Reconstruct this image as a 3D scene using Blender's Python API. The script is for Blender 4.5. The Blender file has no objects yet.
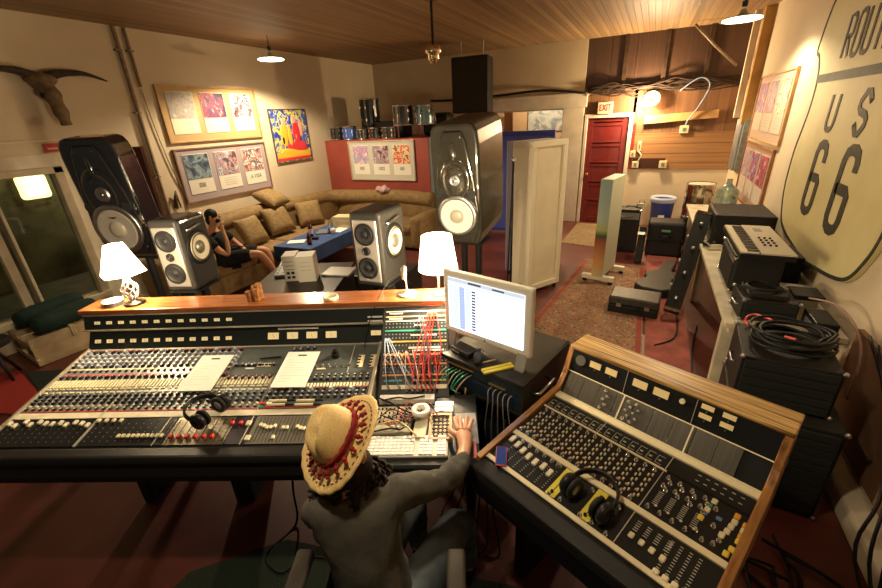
import bpy, bmesh, math, random
from mathutils import Vector, Matrix
PI = math.pi
C = bpy.context.scene.collection
sc = bpy.context.scene
R = math.radians
rnd = random.Random(7)

# ------------------------------------------------------------------ materials
MATS = {}
def mat(name, col, rough=.6, metal=0.0, noise=0.0, nscale=20.0, bump=0.0, emis=None, estr=0.0, coat=0.0, col2=None, stretch=None, trans=0.0):
    if name in MATS: return MATS[name]
    m = bpy.data.materials.new(name); m.use_nodes = True
    nt = m.node_tree; b = nt.nodes['Principled BSDF']
    b.inputs['Base Color'].default_value = (*col, 1)
    b.inputs['Roughness'].default_value = rough
    b.inputs['Metallic'].default_value = metal
    if max(col) < .09 and rough >= .3 and not metal: b.inputs['Specular IOR Level'].default_value = .22
    if coat: b.inputs['Coat Weight'].default_value = coat
    if trans: b.inputs['Transmission Weight'].default_value = trans
    tc = nt.nodes.new('ShaderNodeTexCoord'); mp = nt.nodes.new('ShaderNodeMapping')
    nt.links.new(tc.outputs['Object'], mp.inputs['Vector'])
    if stretch: mp.inputs['Scale'].default_value = stretch
    n = nt.nodes.new('ShaderNodeTexNoise'); n.inputs['Scale'].default_value = nscale; n.inputs['Detail'].default_value = 5
    nt.links.new(mp.outputs['Vector'], n.inputs['Vector'])
    if noise or col2:
        r = nt.nodes.new('ShaderNodeValToRGB')
        c2 = col2 if col2 else tuple(min(1, c*(1+noise)) for c in col)
        c1 = col if col2 else tuple(c*(1-noise) for c in col)
        r.color_ramp.elements[0].position = .35; r.color_ramp.elements[1].position = .65
        r.color_ramp.elements[0].color = (*c1, 1); r.color_ramp.elements[1].color = (*c2, 1)
        nt.links.new(n.outputs['Fac'], r.inputs['Fac']); nt.links.new(r.outputs['Color'], b.inputs['Base Color'])
    else:
        r = nt.nodes.new('ShaderNodeMapRange'); r.inputs['To Min'].default_value = max(0, rough-.06); r.inputs['To Max'].default_value = min(1, rough+.06)
        nt.links.new(n.outputs['Fac'], r.inputs['Value']); nt.links.new(r.outputs['Result'], b.inputs['Roughness'])
    if bump:
        bp = nt.nodes.new('ShaderNodeBump'); bp.inputs['Strength'].default_value = bump; bp.inputs['Distance'].default_value = .01
        nt.links.new(n.outputs['Fac'], bp.inputs['Height']); nt.links.new(bp.outputs['Normal'], b.inputs['Normal'])
    if emis:
        b.inputs['Emission Color'].default_value = (*emis, 1); b.inputs['Emission Strength'].default_value = estr
    MATS[name] = m
    return m

def node_mat(name, rough=.6):
    m = bpy.data.materials.new(name); m.use_nodes = True
    nt = m.node_tree; b = nt.nodes['Principled BSDF']; b.inputs['Roughness'].default_value = rough
    MATS[name] = m
    return m, nt, b

def ramp(nt, stops, interp='LINEAR'):
    r = nt.nodes.new('ShaderNodeValToRGB'); cr = r.color_ramp; cr.interpolation = interp
    while len(cr.elements) < len(stops): cr.elements.new(.5)
    for e, (p, c) in zip(cr.elements, stops): e.position = p; e.color = (*c, 1)
    return r

# floor: worn red-brown painted concrete
def make_floor_mat():
    m, nt, b = node_mat('painted_floor', .35)
    tc = nt.nodes.new('ShaderNodeTexCoord')
    n = nt.nodes.new('ShaderNodeTexNoise'); n.inputs['Scale'].default_value = 1.3; n.inputs['Detail'].default_value = 8; n.inputs['Roughness'].default_value = .65
    nt.links.new(tc.outputs['Object'], n.inputs['Vector'])
    r = ramp(nt, [(.3, (.075, .018, .013)), (.55, (.135, .033, .024)), (.75, (.20, .062, .048))])
    nt.links.new(n.outputs['Fac'], r.inputs['Fac'])
    n2 = nt.nodes.new('ShaderNodeTexNoise'); n2.inputs['Scale'].default_value = 6; n2.inputs['Detail'].default_value = 10; n2.inputs['Roughness'].default_value = .7
    nt.links.new(tc.outputs['Object'], n2.inputs['Vector'])
    r2 = ramp(nt, [(.69, (0, 0, 0)), (.73, (1, 1, 1))])
    nt.links.new(n2.outputs['Fac'], r2.inputs['Fac'])
    mx = nt.nodes.new('ShaderNodeMixRGB'); mx.inputs['Color2'].default_value = (.42, .27, .16, 1)
    nt.links.new(r2.outputs['Color'], mx.inputs['Fac']); nt.links.new(r.outputs['Color'], mx.inputs['Color1'])
    nt.links.new(mx.outputs['Color'], b.inputs['Base Color'])
    r3 = nt.nodes.new('ShaderNodeMapRange'); r3.inputs['To Min'].default_value = .28; r3.inputs['To Max'].default_value = .6
    nt.links.new(n.outputs['Fac'], r3.inputs['Value']); nt.links.new(r3.outputs['Result'], b.inputs['Roughness'])
    return m

def plank_mat(name, width, axis, c1, c2, dark, rough=.5, along_scale=.35, gap=.05, coat=0):
    """boards running along one axis; axis is the coordinate index ACROSS the boards"""
    m, nt, b = node_mat(name, rough)
    tc = nt.nodes.new('ShaderNodeTexCoord'); sp = nt.nodes.new('ShaderNodeSeparateXYZ')
    nt.links.new(tc.outputs['Object'], sp.inputs['Vector'])
    mul = nt.nodes.new('ShaderNodeMath'); mul.operation = 'DIVIDE'; mul.inputs[1].default_value = width
    nt.links.new(sp.outputs[axis], mul.inputs[0])
    fl = nt.nodes.new('ShaderNodeMath'); fl.operation = 'FLOOR'; nt.links.new(mul.outputs[0], fl.inputs[0])
    fr = nt.nodes.new('ShaderNodeMath'); fr.operation = 'FRACT'; nt.links.new(mul.outputs[0], fr.inputs[0])
    wn = nt.nodes.new('ShaderNodeTexWhiteNoise'); wn.noise_dimensions = '1D'; nt.links.new(fl.outputs[0], wn.inputs['W'])
    mp = nt.nodes.new('ShaderNodeMapping'); s = [along_scale]*3; s[axis] = 14
    mp.inputs['Scale'].default_value = s
    nt.links.new(tc.outputs['Object'], mp.inputs['Vector'])
    n = nt.nodes.new('ShaderNodeTexNoise'); n.inputs['Scale'].default_value = 3; n.inputs['Detail'].default_value = 6; n.noise_dimensions = '4D'
    nt.links.new(mp.outputs['Vector'], n.inputs['Vector']); nt.links.new(wn.outputs['Value'], n.inputs['W'])
    ad = nt.nodes.new('ShaderNodeMath'); ad.operation = 'MULTIPLY_ADD'; ad.inputs[1].default_value = .35
    nt.links.new(wn.outputs['Value'], ad.inputs[0]); nt.links.new(n.outputs['Fac'], ad.inputs[2])
    r = ramp(nt, [(.35, c1), (.95, c2)]); nt.links.new(ad.outputs[0], r.inputs['Fac'])
    g = ramp(nt, [(0, (1, 1, 1)), (gap, (0, 0, 0))]); nt.links.new(fr.outputs[0], g.inputs['Fac'])
    mx = nt.nodes.new('ShaderNodeMixRGB'); mx.inputs['Color2'].default_value = (*dark, 1)
    nt.links.new(g.outputs['Color'], mx.inputs['Fac']); nt.links.new(r.outputs['Color'], mx.inputs['Color1'])
    nt.links.new(mx.outputs['Color'], b.inputs['Base Color'])
    bp = nt.nodes.new('ShaderNodeBump'); bp.inputs['Strength'].default_value = .35; bp.inputs['Distance'].default_value = .01; bp.invert = True
    nt.links.new(g.outputs['Color'], bp.inputs['Height']); nt.links.new(bp.outputs['Normal'], b.inputs['Normal'])
    if coat: b.inputs['Coat Weight'].default_value = coat
    return m

def rug_mat(name, base, cols, scale=9):
    m, nt, b = node_mat(name, .95)
    tc = nt.nodes.new('ShaderNodeTexCoord')
    n0 = nt.nodes.new('ShaderNodeTexNoise'); n0.inputs['Scale'].default_value = 3; nt.links.new(tc.outputs['Object'], n0.inputs['Vector'])
    v = nt.nodes.new('ShaderNodeTexVoronoi'); v.inputs['Scale'].default_value = scale; nt.links.new(tc.outputs['Object'], v.inputs['Vector'])
    sp = nt.nodes.new('ShaderNodeSeparateColor'); nt.links.new(v.outputs['Color'], sp.inputs['Color'])
    st = [(i/len(cols), c) for i, c in enumerate(cols)]
    r = ramp(nt, st, 'CONSTANT'); nt.links.new(sp.outputs[0], r.inputs['Fac'])
    g = ramp(nt, [(.30, (1, 1, 1)), (.42, (0, 0, 0))]); 
    mul = nt.nodes.new('ShaderNodeMath'); mul.operation = 'MULTIPLY'; mul.inputs[1].default_value = 1
    nt.links.new(v.outputs['Distance'], mul.inputs[0]); nt.links.new(mul.outputs[0], g.inputs['Fac'])
    mx = nt.nodes.new('ShaderNodeMixRGB'); mx.inputs['Color1'].default_value = (*base, 1)
    nt.links.new(g.outputs['Color'], mx.inputs['Fac']); nt.links.new(r.outputs['Color'], mx.inputs['Color2'])
    mx2 = nt.nodes.new('ShaderNodeMixRGB'); mx2.blend_type = 'MULTIPLY'; mx2.inputs['Fac'].default_value = .5
    nt.links.new(mx.outputs['Color'], mx2.inputs['Color1']); nt.links.new(n0.outputs['Fac'], mx2.inputs['Color2'])
    nt.links.new(mx2.outputs['Color'], b.inputs['Base Color'])
    return m

def art_mat(name, cols, scale=6, seed=0):
    """a loose abstract picture made of blotches"""
    m, nt, b = node_mat(name, .5)
    tc = nt.nodes.new('ShaderNodeTexCoord'); mp = nt.nodes.new('ShaderNodeMapping'); mp.inputs['Location'].default_value = (seed, seed*.7, seed*.3)
    nt.links.new(tc.outputs['Object'], mp.inputs['Vector'])
    n = nt.nodes.new('ShaderNodeTexNoise'); n.inputs['Scale'].default_value = scale; n.inputs['Detail'].default_value = 3; n.inputs['Distortion'].default_value = 1.2
    nt.links.new(mp.outputs['Vector'], n.inputs['Vector'])
    k = len(cols); st = [(.32+.36*i/(k-1), c) for i, c in enumerate(cols)]
    r = ramp(nt, st, 'CONSTANT' if k > 4 else 'LINEAR'); nt.links.new(n.outputs['Fac'], r.inputs['Fac']); nt.links.new(r.outputs['Color'], b.inputs['Base Color'])
    return m

# ------------------------------------------------------------------ mesh builder
class MB:
    def __init__(s): s.bm = bmesh.new(); s.M = Matrix.Identity(4)
    def _f(s, geom_verts, m):
        for v in geom_verts: v.co = s.M @ v.co
        fs = set()
        for v in geom_verts:
            for f in v.link_faces: fs.add(f)
        for f in fs: f.material_index = m
        return s
    def box(s, c, d, rz=0, rx=0, ry=0, m=0):
        T = Matrix.Translation(c) @ Matrix.Rotation(rz, 4, 'Z') @ Matrix.Rotation(ry, 4, 'Y') @ Matrix.Rotation(rx, 4, 'X') @ Matrix.Diagonal((d[0], d[1], d[2], 1))
        g = bmesh.ops.create_cube(s.bm, size=1, matrix=T); return s._f(g['verts'], m)
    def b2(s, x0, x1, y0, y1, z0, z1, m=0):
        return s.box(((x0+x1)/2, (y0+y1)/2, (z0+z1)/2), (abs(x1-x0), abs(y1-y0), abs(z1-z0)), m=m)
    def cyl(s, p0, p1, r0, r1=None, n=16, m=0, caps=True):
        p0 = Vector(p0); p1 = Vector(p1); d = p1-p0
        q = Vector((0, 0, 1)).rotation_difference(d.normalized()).to_matrix().to_4x4()
        T = Matrix.Translation((p0+p1)/2) @ q
        g = bmesh.ops.create_cone(s.bm, cap_ends=caps, segments=n, radius1=r0, radius2=r0 if r1 is None else r1, depth=d.length, matrix=T)
        return s._f(g['verts'], m)
    def ball(s, c, r, sc_=(1, 1, 1), n=16, m=0, rot=None):
        T = Matrix.Translation(c) @ (rot.to_4x4() if rot else Matrix.Identity(4)) @ Matrix.Diagonal((sc_[0], sc_[1], sc_[2], 1))
        g = bmesh.ops.create_uvsphere(s.bm, u_segments=n, v_segments=max(6, n*2//3), radius=r, matrix=T)
        return s._f(g['verts'], m)
    def tube(s, pts, r, n=8, m=0, closed=False):
        pts = [Vector(p) for p in pts]; N = len(pts); rings = []; up = None
        for i, p in enumerate(pts):
            if closed: t = (pts[(i+1) % N]-pts[i-1])
            else: t = (pts[min(i+1, N-1)]-pts[max(i-1, 0)])
            t.normalize()
            if up is None:
                up = t.orthogonal().normalized()
            up = (up - t*up.dot(t)); 
            if up.length < 1e-6: up = t.orthogonal()
            up.normalize(); w = t.cross(up)
            rr = r[i] if isinstance(r, (list, tuple)) else r
            rings.append([s.bm.verts.new(s.M @ (p + (up*math.cos(2*PI*k/n)+w*math.sin(2*PI*k/n))*rr)) for k in range(n)])
        for i in range(N if closed else N-1):
            a = rings[i]; b = rings[(i+1) % N]
            for k in range(n):
                f = s.bm.faces.new((a[k], a[(k+1) % n], b[(k+1) % n], b[k])); f.material_index = m; f.smooth = True
        if not closed:
            f = s.bm.faces.new(rings[0][::-1]); f.material_index = m
            f = s.bm.faces.new(rings[-1]); f.material_index = m
        return s
    def lathe(s, prof, c=(0, 0, 0), n=24, m=0, T=None):
        """prof: (radius, z) list, spun round z"""
        T = T if T else Matrix.Translation(c); rings = []
        for (r, z) in prof:
            if r < 1e-5: rings.append([s.bm.verts.new(s.M @ (T @ Vector((0, 0, z))))])
            else: rings.append([s.bm.verts.new(s.M @ (T @ Vector((r*math.cos(2*PI*k/n), r*math.sin(2*PI*k/n), z)))) for k in range(n)])
        for a, b in zip(rings, rings[1:]):
            for k in range(n):
                q = [a[k % len(a)], a[(k+1) % len(a)], b[(k+1) % len(b)], b[k % len(b)]]
                q = list(dict.fromkeys(q))
                if len(q) > 2:
                    try: f = s.bm.faces.new(q); f.material_index = m; f.smooth = True
                    except ValueError: pass
        return s
    def prism(s, poly, a0, a1, axis='x', m=0):
        """poly of 2-D points extruded along an axis from a0 to a1. axis x: poly=(y,z); y: (x,z); z: (x,y)"""
        def P(a, p):
            return {'x': (a, p[0], p[1]), 'y': (p[0], a, p[1]), 'z': (p[0], p[1], a)}[axis]
        A = [s.bm.verts.new(s.M @ Vector(P(a0, p))) for p in poly]; B = [s.bm.verts.new(s.M @ Vector(P(a1, p))) for p in poly]
        fs = [s.bm.faces.new(A), s.bm.faces.new(B[::-1])]
        for i in range(len(poly)):
            j = (i+1) % len(poly); fs.append(s.bm.faces.new((A[j], A[i], B[i], B[j])))
        for f in fs: f.material_index = m
        return s
    def ribbon(s, pts, w, t, plane=lambda a, b, c: (a, b, c), m=0, closed=False):
        """flat stroke of width w along 2-D points, thickness t; plane maps (a,b,depth) to 3-D"""
        N = len(pts); L = []; Rr = []
        for i in range(N):
            p = Vector(pts[i])
            a = Vector(pts[i-1]) if (i > 0 or closed) else p; b = Vector(pts[(i+1) % N]) if (i < N-1 or closed) else p
            d = (b-a).normalized(); nn = Vector((-d.y, d.x))*w/2
            L.append(p+nn); Rr.append(p-nn)
        V = [[s.bm.verts.new(s.M @ Vector(plane(q.x, q.y, z))) for q in arr] for arr in (L, Rr) for z in (0, t)]
        rng = range(N if closed else N-1)
        for i in rng:
            j = (i+1) % N
            for a, b in ((0, 1), (3, 2), (2, 0), (1, 3)):
                f = s.bm.faces.new((V[a][i], V[a][j], V[b][j], V[b][i])); f.material_index = m
        return s
    def build(s, name, mats, parent=None, bevel=0, smooth=False, seg=2, loc=None, rz=None, sub=0):
        bmesh.ops.recalc_face_normals(s.bm, faces=s.bm.faces)
        me = bpy.data.meshes.new(name); s.bm.to_mesh(me); s.bm.free()
        if not isinstance(mats, (list, tuple)): mats = [mats]
        for mm in mats: me.materials.append(mm)
        if smooth:
            for p in me.polygons: p.use_smooth = True
        o = bpy.data.objects.new(name, me); C.objects.link(o)
        if parent: o.parent = parent
        if loc: o.location = loc
        if rz is not None: o.rotation_euler = (0, 0, rz)
        if bevel:
            md = o.modifiers.new('soft', 'BEVEL'); md.width = bevel; md.segments = seg; md.limit_method = 'ANGLE'; md.angle_limit = R(40)
        if sub:
            md = o.modifiers.new('sub', 'SUBSURF'); md.levels = sub; md.render_levels = sub
        return o

def split_build(mb, name, mats, parent=None, bevel=0, smooth=False):
    """each loose piece of the mesh becomes a part of its own"""
    bm = mb.bm; bm.verts.ensure_lookup_table(); seen = set(); out = []
    for v in bm.verts:
        if v in seen: continue
        isl = []; st = [v]
        while st:
            x = st.pop()
            if x in seen: continue
            seen.add(x); isl.append(x)
            for e in x.link_edges: st.append(e.other_vert(x))
        q = MB(); mp = {x: q.bm.verts.new(x.co) for x in isl}
        for f in {f for x in isl for f in x.link_faces}:
            nf = q.bm.faces.new([mp[x] for x in f.verts]); nf.material_index = f.material_index; nf.smooth = f.smooth
        out.append(q.build(name, mats, parent, bevel=bevel, smooth=smooth))
    bm.free(); return out
def tag(o, label, cat, group=None, kind=None):
    o['label'] = label; o['category'] = cat
    if group: o['group'] = group
    if kind: o['kind'] = kind
    return o
def thing(name, label, cat, loc=(0, 0, 0), rz=0, group=None):
    o = bpy.data.objects.new(name, None); C.objects.link(o); o.empty_display_size = .1
    o.location = loc; o.rotation_euler = (0, 0, rz)
    return tag(o, label, cat, group)
def struct(o, label=None):
    o['kind'] = 'structure'
    if label: o['label'] = label
    return o
def copy_tree(o, parent=None):
    kids = [x for x in bpy.data.objects if x.parent == o]
    c = o.copy(); C.objects.link(c)
    if parent: c.parent = parent
    for k in kids: copy_tree(k, c)
    return c
def spline(pts, k=6, closed=False):
    """Catmull-Rom through the points"""
    P = [Vector(p) for p in pts]; out = []; N = len(P)
    for i in range(N if closed else N-1):
        if closed: a, b, c, d = P[i-1], P[i], P[(i+1) % N], P[(i+2) % N]
        else: a, b, c, d = P[max(i-1, 0)], P[i], P[i+1], P[min(i+2, N-1)]
        for j in range(k):
            t = j/k; t2 = t*t; t3 = t2*t
            out.append(.5*((2*b)+(c-a)*t+(2*a-5*b+4*c-d)*t2+(3*b-a-3*c+d)*t3))
    if not closed: out.append(P[-1])
    return out
def cable(name, pts, r, m, label, cat='cable', group=None, k=6, n=6):
    o = MB().tube(spline(pts, k), r, n=n).build(name, m)
    return tag(o, label, cat, group)
def text(s, size, mt, parent=None, loc=(0, 0, 0), rot=(0, 0, 0), ext=.001, sx=1, name='lettering'):
    cu = bpy.data.curves.new(name, 'FONT'); cu.body = s; cu.size = size; cu.extrude = ext; cu.align_x = 'CENTER'; cu.align_y = 'CENTER'
    cu.materials.append(mt)
    t_ = bpy.data.objects.new(name, cu); C.objects.link(t_); me = bpy.data.meshes.new_from_object(t_); me.name = name; bpy.data.objects.remove(t_)
    me.transform(Matrix.Diagonal((sx, 1, 1, 1)))
    if not me.materials: me.materials.append(mt)
    o = bpy.data.objects.new(name, me); C.objects.link(o); o.parent = parent; o.location = loc; o.rotation_euler = rot
    return o

# palette
BLACK = mat('black_paint', (.012, .012, .013), .38)
BLACKM = mat('matte_black', (.014, .013, .012), .75, noise=.3, nscale=60)
VINYL = mat('black_tolex', (.016, .015, .014), .5, bump=.3, nscale=300)
CHROME = mat('chrome', (.75, .74, .72), .12, 1.0)
STEEL = mat('brushed_steel', (.5, .5, .5), .35, 1.0)
WHITE = mat('white_plastic', (.8, .79, .75), .35)
CREAM = mat('cream_plastic', (.75, .68, .45), .45)
PAPER = mat('paper', (.85, .83, .78), .8)
WOODSH = mat('varnished_red_wood', (.26, .075, .022), .25, col2=(.40, .14, .045), nscale=4, stretch=(1.5, 22, 22), coat=.4)
GREY = mat('grey_metal', (.18, .19, .19), .45, .3)
RED = mat('red_plastic', (.6, .03, .02), .35)
RUBBER = mat('cable_rubber', (.012, .012, .012), .5)
GLASSY = mat('dark_glass', (.02, .03, .03), .05, coat=.5)

EMW = mat('lamp_glow', (1, .9, .7), .5, emis=(1, .85, .6), estr=9)
# ------------------------------------------------------------------ camera
cam = bpy.data.cameras.new('camera'); co = bpy.data.objects.new('camera', cam); C.objects.link(co)
right = Vector((.90129545, .43067414, -.04675777)); down = Vector((.13147186, -.37477694, -.91774582)); fwd = Vector((-.41277313, .82101281, -.39440629))
Mx = Matrix((( right.x, -down.x, -fwd.x, 0), (right.y, -down.y, -fwd.y, 0), (right.z, -down.z, -fwd.z, 2.15), (0, 0, 0, 1)))
co.matrix_world = Mx
cam.sensor_width = 36; cam.lens = 408.03/882*36; cam.clip_start = .02
sc.camera = co

# ================================================================== THE ROOM
XL, XR, YB, ZC = -6.0, 1.32, 9.0, 3.36
FLOOR = make_floor_mat()
struct(MB().b2(XL-.2, XR+.2, -1.8, YB+.1, -.1, 0).build('floor', FLOOR))
struct(MB().b2(-4.6, 0, YB+.1, 11.6, -.1, 0).build('floor_next_room', mat('next_room_floor', (.2, .12, .07), .6, noise=.2)))
CEIL = plank_mat('ceiling_planks', .085, 0, (.15, .085, .038), (.34, .21, .10), (.03, .014, .006), .55, .12, .1)
struct(MB().b2(XL-.2, XR+.2, -1.8, YB+.2, ZC, ZC+.1).build('ceiling', CEIL))
PLASTER = mat('cream_plaster', (.60, .49, .34), .85, col2=(.66, .55, .39), nscale=1.2, bump=.05)
PLASTER2 = mat('tan_plaster', (.50, .40, .26), .85, col2=(.57, .47, .31), nscale=1.5, bump=.05)
TRIMW = mat('old_white_trim', (.68, .60, .46), .6, noise=.08, nscale=5)
# left wall with window hole (window Y 0.9..2.47, z .30...1.84)
WY0, WY1, WZ0, WZ1 = .55, 2.48, .28, 1.86
w = MB()
w.b2(XL-.15, XL, -1.8, WY0, 0, ZC); w.b2(XL-.15, XL, WY1, YB, 0, ZC)
w.b2(XL-.15, XL, WY0, WY1, 0, WZ0); w.b2(XL-.15, XL, WY0, WY1, WZ1, ZC)
struct(w.build('wall_left', PLASTER))
# right wall
struct(MB().b2(XR, XR+.15, -1.8, YB, 0, ZC).build('wall_right', PLASTER))
# back wall: plaster part, header and post of the opening, planked alcove part
BX0, BX1 = -3.1, -1.62     # opening into the next room
w = MB(); w.b2(XL-.15, BX0, YB, YB+.15, 0, ZC); w.b2(BX0, -1.25, YB, YB+.15, 2.2, ZC); w.b2(BX1, -1.25, YB, YB+.15, 0, 2.2)
struct(w.build('wall_back', PLASTER2))
t = MB(); t.b2(BX0-.3, -1.18, YB-.05, YB-.001, 2.22, 2.44); t.b2(BX0-.3, -1.16, YB-.07, YB-.001, 2.44, 2.48)
t.b2(-1.62, -1.22, YB-.045, YB-.001, 0, 2.22)
struct(t.build('trim_1', TRIMW, bevel=.008))
PL_V = plank_mat('brown_vertical_boards', .16, 0, (.10, .042, .016), (.20, .09, .036), (.02, .01, .005), .6, .3, .05)
PL_D = plank_mat('dark_vertical_boards', .42, 0, (.045, .02, .010), (.085, .038, .018), (.012, .006, .004), .5, .3, .03)
PL_H = plank_mat('brown_horizontal_boards', .17, 2, (.20, .09, .03), (.34, .17, .065), (.05, .02, .01), .6, .3, .06)
DX0, DX1, DZ = -1.14, -.40, 2.02
w = MB()
w.b2(-1.25, XR, YB+.03, YB+.15, 2.55, ZC, m=0)
w.b2(-1.25, -.31, YB, YB+.15, DZ+.03, 2.55, m=1)
w.b2(-.36, XR, YB, YB+.15, 1.72, 2.55, m=1)
w.b2(-.36, XR, YB-.015, YB+.15, 1.08, 1.72, m=2)
w.b2(-.36, XR, YB, YB+.15, 0, 1.08, m=3)
w.b2(-1.25, DX0, YB, YB+.15, 0, DZ+.03, m=3)
struct(w.build('wall_alcove', [PL_D, PL_V, PL_H, PLASTER]))
t = MB()
for x in (-.62, .02, .66): t.b2(x, x+.07, YB-.03, YB+.03, 2.55, ZC)
t.b2(-1.2, XR, YB-.04, YB+.0, 2.50, 2.58)
struct(t.build('trim_2', mat('dark_stud_wood', (.05, .026, .014), .7, noise=.3, nscale=9), bevel=.004))
t = MB(); t.b2(-1.2, DX0, YB-.05, YB-.001, 0, DZ+.07); t.b2(DX1, DX1+.07, YB-.05, YB-.001, 0, DZ+.07); t.b2(DX0, DX1, YB-.05, YB-.001, DZ, DZ+.07)
struct(t.build('trim_3', TRIMW, bevel=.006))
struct(MB().b2(-.33, -.27, YB-.03, YB-.016, 1.08, 1.9).build('trim_4', mat('dark_red_paint', (.22, .02, .012), .4)))
# red panelled door
DRED = mat('red_door_paint', (.15, .014, .011), .35, noise=.15, nscale=6)
d = MB(); d.b2(DX0, DX1, YB, YB+.04, 0, DZ)
door = struct(d.build('door_1', DRED)); 
d = MB()
for k in range(5):
    z0 = .14+k*.375
    d.b2(DX0+.11, DX1-.11, YB-.012, YB+.005, z0+.285, z0+.315)
d.b2(DX0, DX0+.11, YB-.012, YB+.001, 0, DZ); d.b2(DX1-.11, DX1, YB-.012, YB+.001, 0, DZ)
for k in range(6): d.b2(DX0+.11, DX1-.11, YB-.012, YB+.001, .02+k*.37, .12+k*.37)
o = d.build('door_panel', DRED, door, bevel=.004)
d = MB(); d.ball((DX0+.07, YB-.05, .98), .028); d.cyl((DX0+.07, YB-.05, .98), (DX0+.07, YB, .98), .012); d.build('door_handle', mat('old_brass', (.5, .36, .15), .35, 1.0), door, smooth=True)
# casing strips where the alcove meets the right wall
struct(MB().b2(1.12, 1.20, YB-.8, YB-.72, 1.95, ZC).build('trim_5', TRIMW))
struct(MB().b2(1.20, XR, 7.98, 8.10, 1.86, ZC).build('trim_6', mat('honey_wood', (.42, .22, .05), .45, noise=.2, nscale=5)))
# white low trim on the right, near the camera
struct(MB().prism([(XR, 0), (XR-.11, 0), (XR-.10, .12), (XR, .15)], -1.8, 2.9, 'y').build('baseboard_right', TRIMW, bevel=.02))
struct(MB().b2(XL, XL+.03, WY1+.1, 3.3, 0, .14).build('baseboard_left', TRIMW))
# window: frame, bars, glass
WF = mat('window_wood', (.55, .47, .33), .5, noise=.15, nscale=6)
win = bpy.data.objects.new('window_1', None); C.objects.link(win); win.location = (XL, 1.5, WZ0); struct(win)
f = MB(); y0, y1, z0, z1 = WY0-1.5, WY1-1.5, 0, WZ1-WZ0
f.b2(-.1, .05, y0, y0+.07, z0, z1); f.b2(-.1, .05, y1-.09, y1, z0, z1); f.b2(-.1, .05, y0, y1, z1-.07, z1); f.b2(-.1, .08, y0, y1, z0, z0+.07)
f.b2(-.08, .03, .17, .25, z0, z1); f.b2(-.08, .045, -.19, -.13, z0, z1); f.b2(-.05, .06, .30, .33, z0, z1)
f.build('window_frame', WF, win, bevel=.006)
gl = bpy.data.materials.new('window_glass'); gl.use_nodes = True; nt = gl.node_tree; nt.nodes.remove(nt.nodes['Principled BSDF'])
g1 = nt.nodes.new('ShaderNodeBsdfTransparent'); g2 = nt.nodes.new('ShaderNodeBsdfGlossy'); g2.inputs['Roughness'].default_value = .03
fn = nt.nodes.new('ShaderNodeFresnel'); fn.inputs['IOR'].default_value = 1.6; mx = nt.nodes.new('ShaderNodeMixShader')
g1.inputs['Color'].default_value = (.8, .84, .78, 1)
nt.links.new(fn.outputs[0], mx.inputs[0]); nt.links.new(g1.outputs[0], mx.inputs[1]); nt.links.new(g2.outputs[0], mx.inputs[2]); nt.links.new(mx.outputs[0], nt.nodes['Material Output'].inputs[0])
MB().b2(-.045, -.04, y0+.05, y1-.05, z0+.05, z1-.05).build('window_pane', gl, win)
t = MB(); t.b2(XL, XL+.02, WY1, WY1+.14, 0, WZ1+.14); t.b2(XL, XL+.02, WY0-.14, WY1, WZ1, WZ1+.14)
t.b2(XL, XL+.03, -1.0, 3.1, 2.12, 2.145)
struct(t.build('trim_7', TRIMW, bevel=.005))
# porch outside the window
struct(MB().b2(-8.8, -8.7, -3, 7, -.1, 3.4).build('porch_wall', mat('porch_wall_stain', (.05, .042, .026), .9, col2=(.20, .17, .10), nscale=1.3)))
struct(MB().b2(-8.8, XL-.2, -3, 7, -.15, -.05).build('porch_floor', mat('porch_floor', (.12, .11, .09), .9, noise=.3, nscale=3)))
struct(MB().b2(-8.8, XL-.2, -3, 7, 3.0, 3.1).build('porch_roof', mat('porch_roof', (.14, .11, .07), .9, noise=.2)))

pl_ = thing('pane_glow_box', 'added glowing box outside the window, making the bright patch in the pane', 'lamp', (-8.658, 3.15, 1.45), 0)  # added glowing box and bulb, standing in for the bright patch in the pane
MB().b2(-.04, 0, -.06, .06, -.12, .12).build('back_plate', BLACK, pl_); MB().b2(0, .12, -.22, .16, -.16, .20).build('glow_box', mat('pane_glow', (1, .9, .6), .5, emis=(1, .78, .34), estr=2.6), pl_, bevel=.05); MB().ball((.13, -.05, -.06), .05).build('bulb', EMW, pl_, smooth=True)
# next room behind the opening
t = MB(); t.b2(-5.2, .4, 11.6, 11.7, 0, 3.2); t.b2(-5.2, -5.1, YB+.15, 11.6, 0, 3.2); t.b2(.3, .4, YB+.15, 11.6, 0, 3.2)
struct(t.build('wall_next_room', mat('next_room_plaster', (.52, .38, .23), .85, noise=.08, nscale=3)))
struct(MB().b2(-5.2, .4, YB+.15, 11.7, 3.2, 3.3).build('ceiling_next_room', PLASTER2))
struct(MB().b2(-2.92, -2.74, YB+.3, YB+.36, 0, 3.2).build('trim_8', mat('honey_brown', (.30, .14, .05), .6, noise=.2)))

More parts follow.
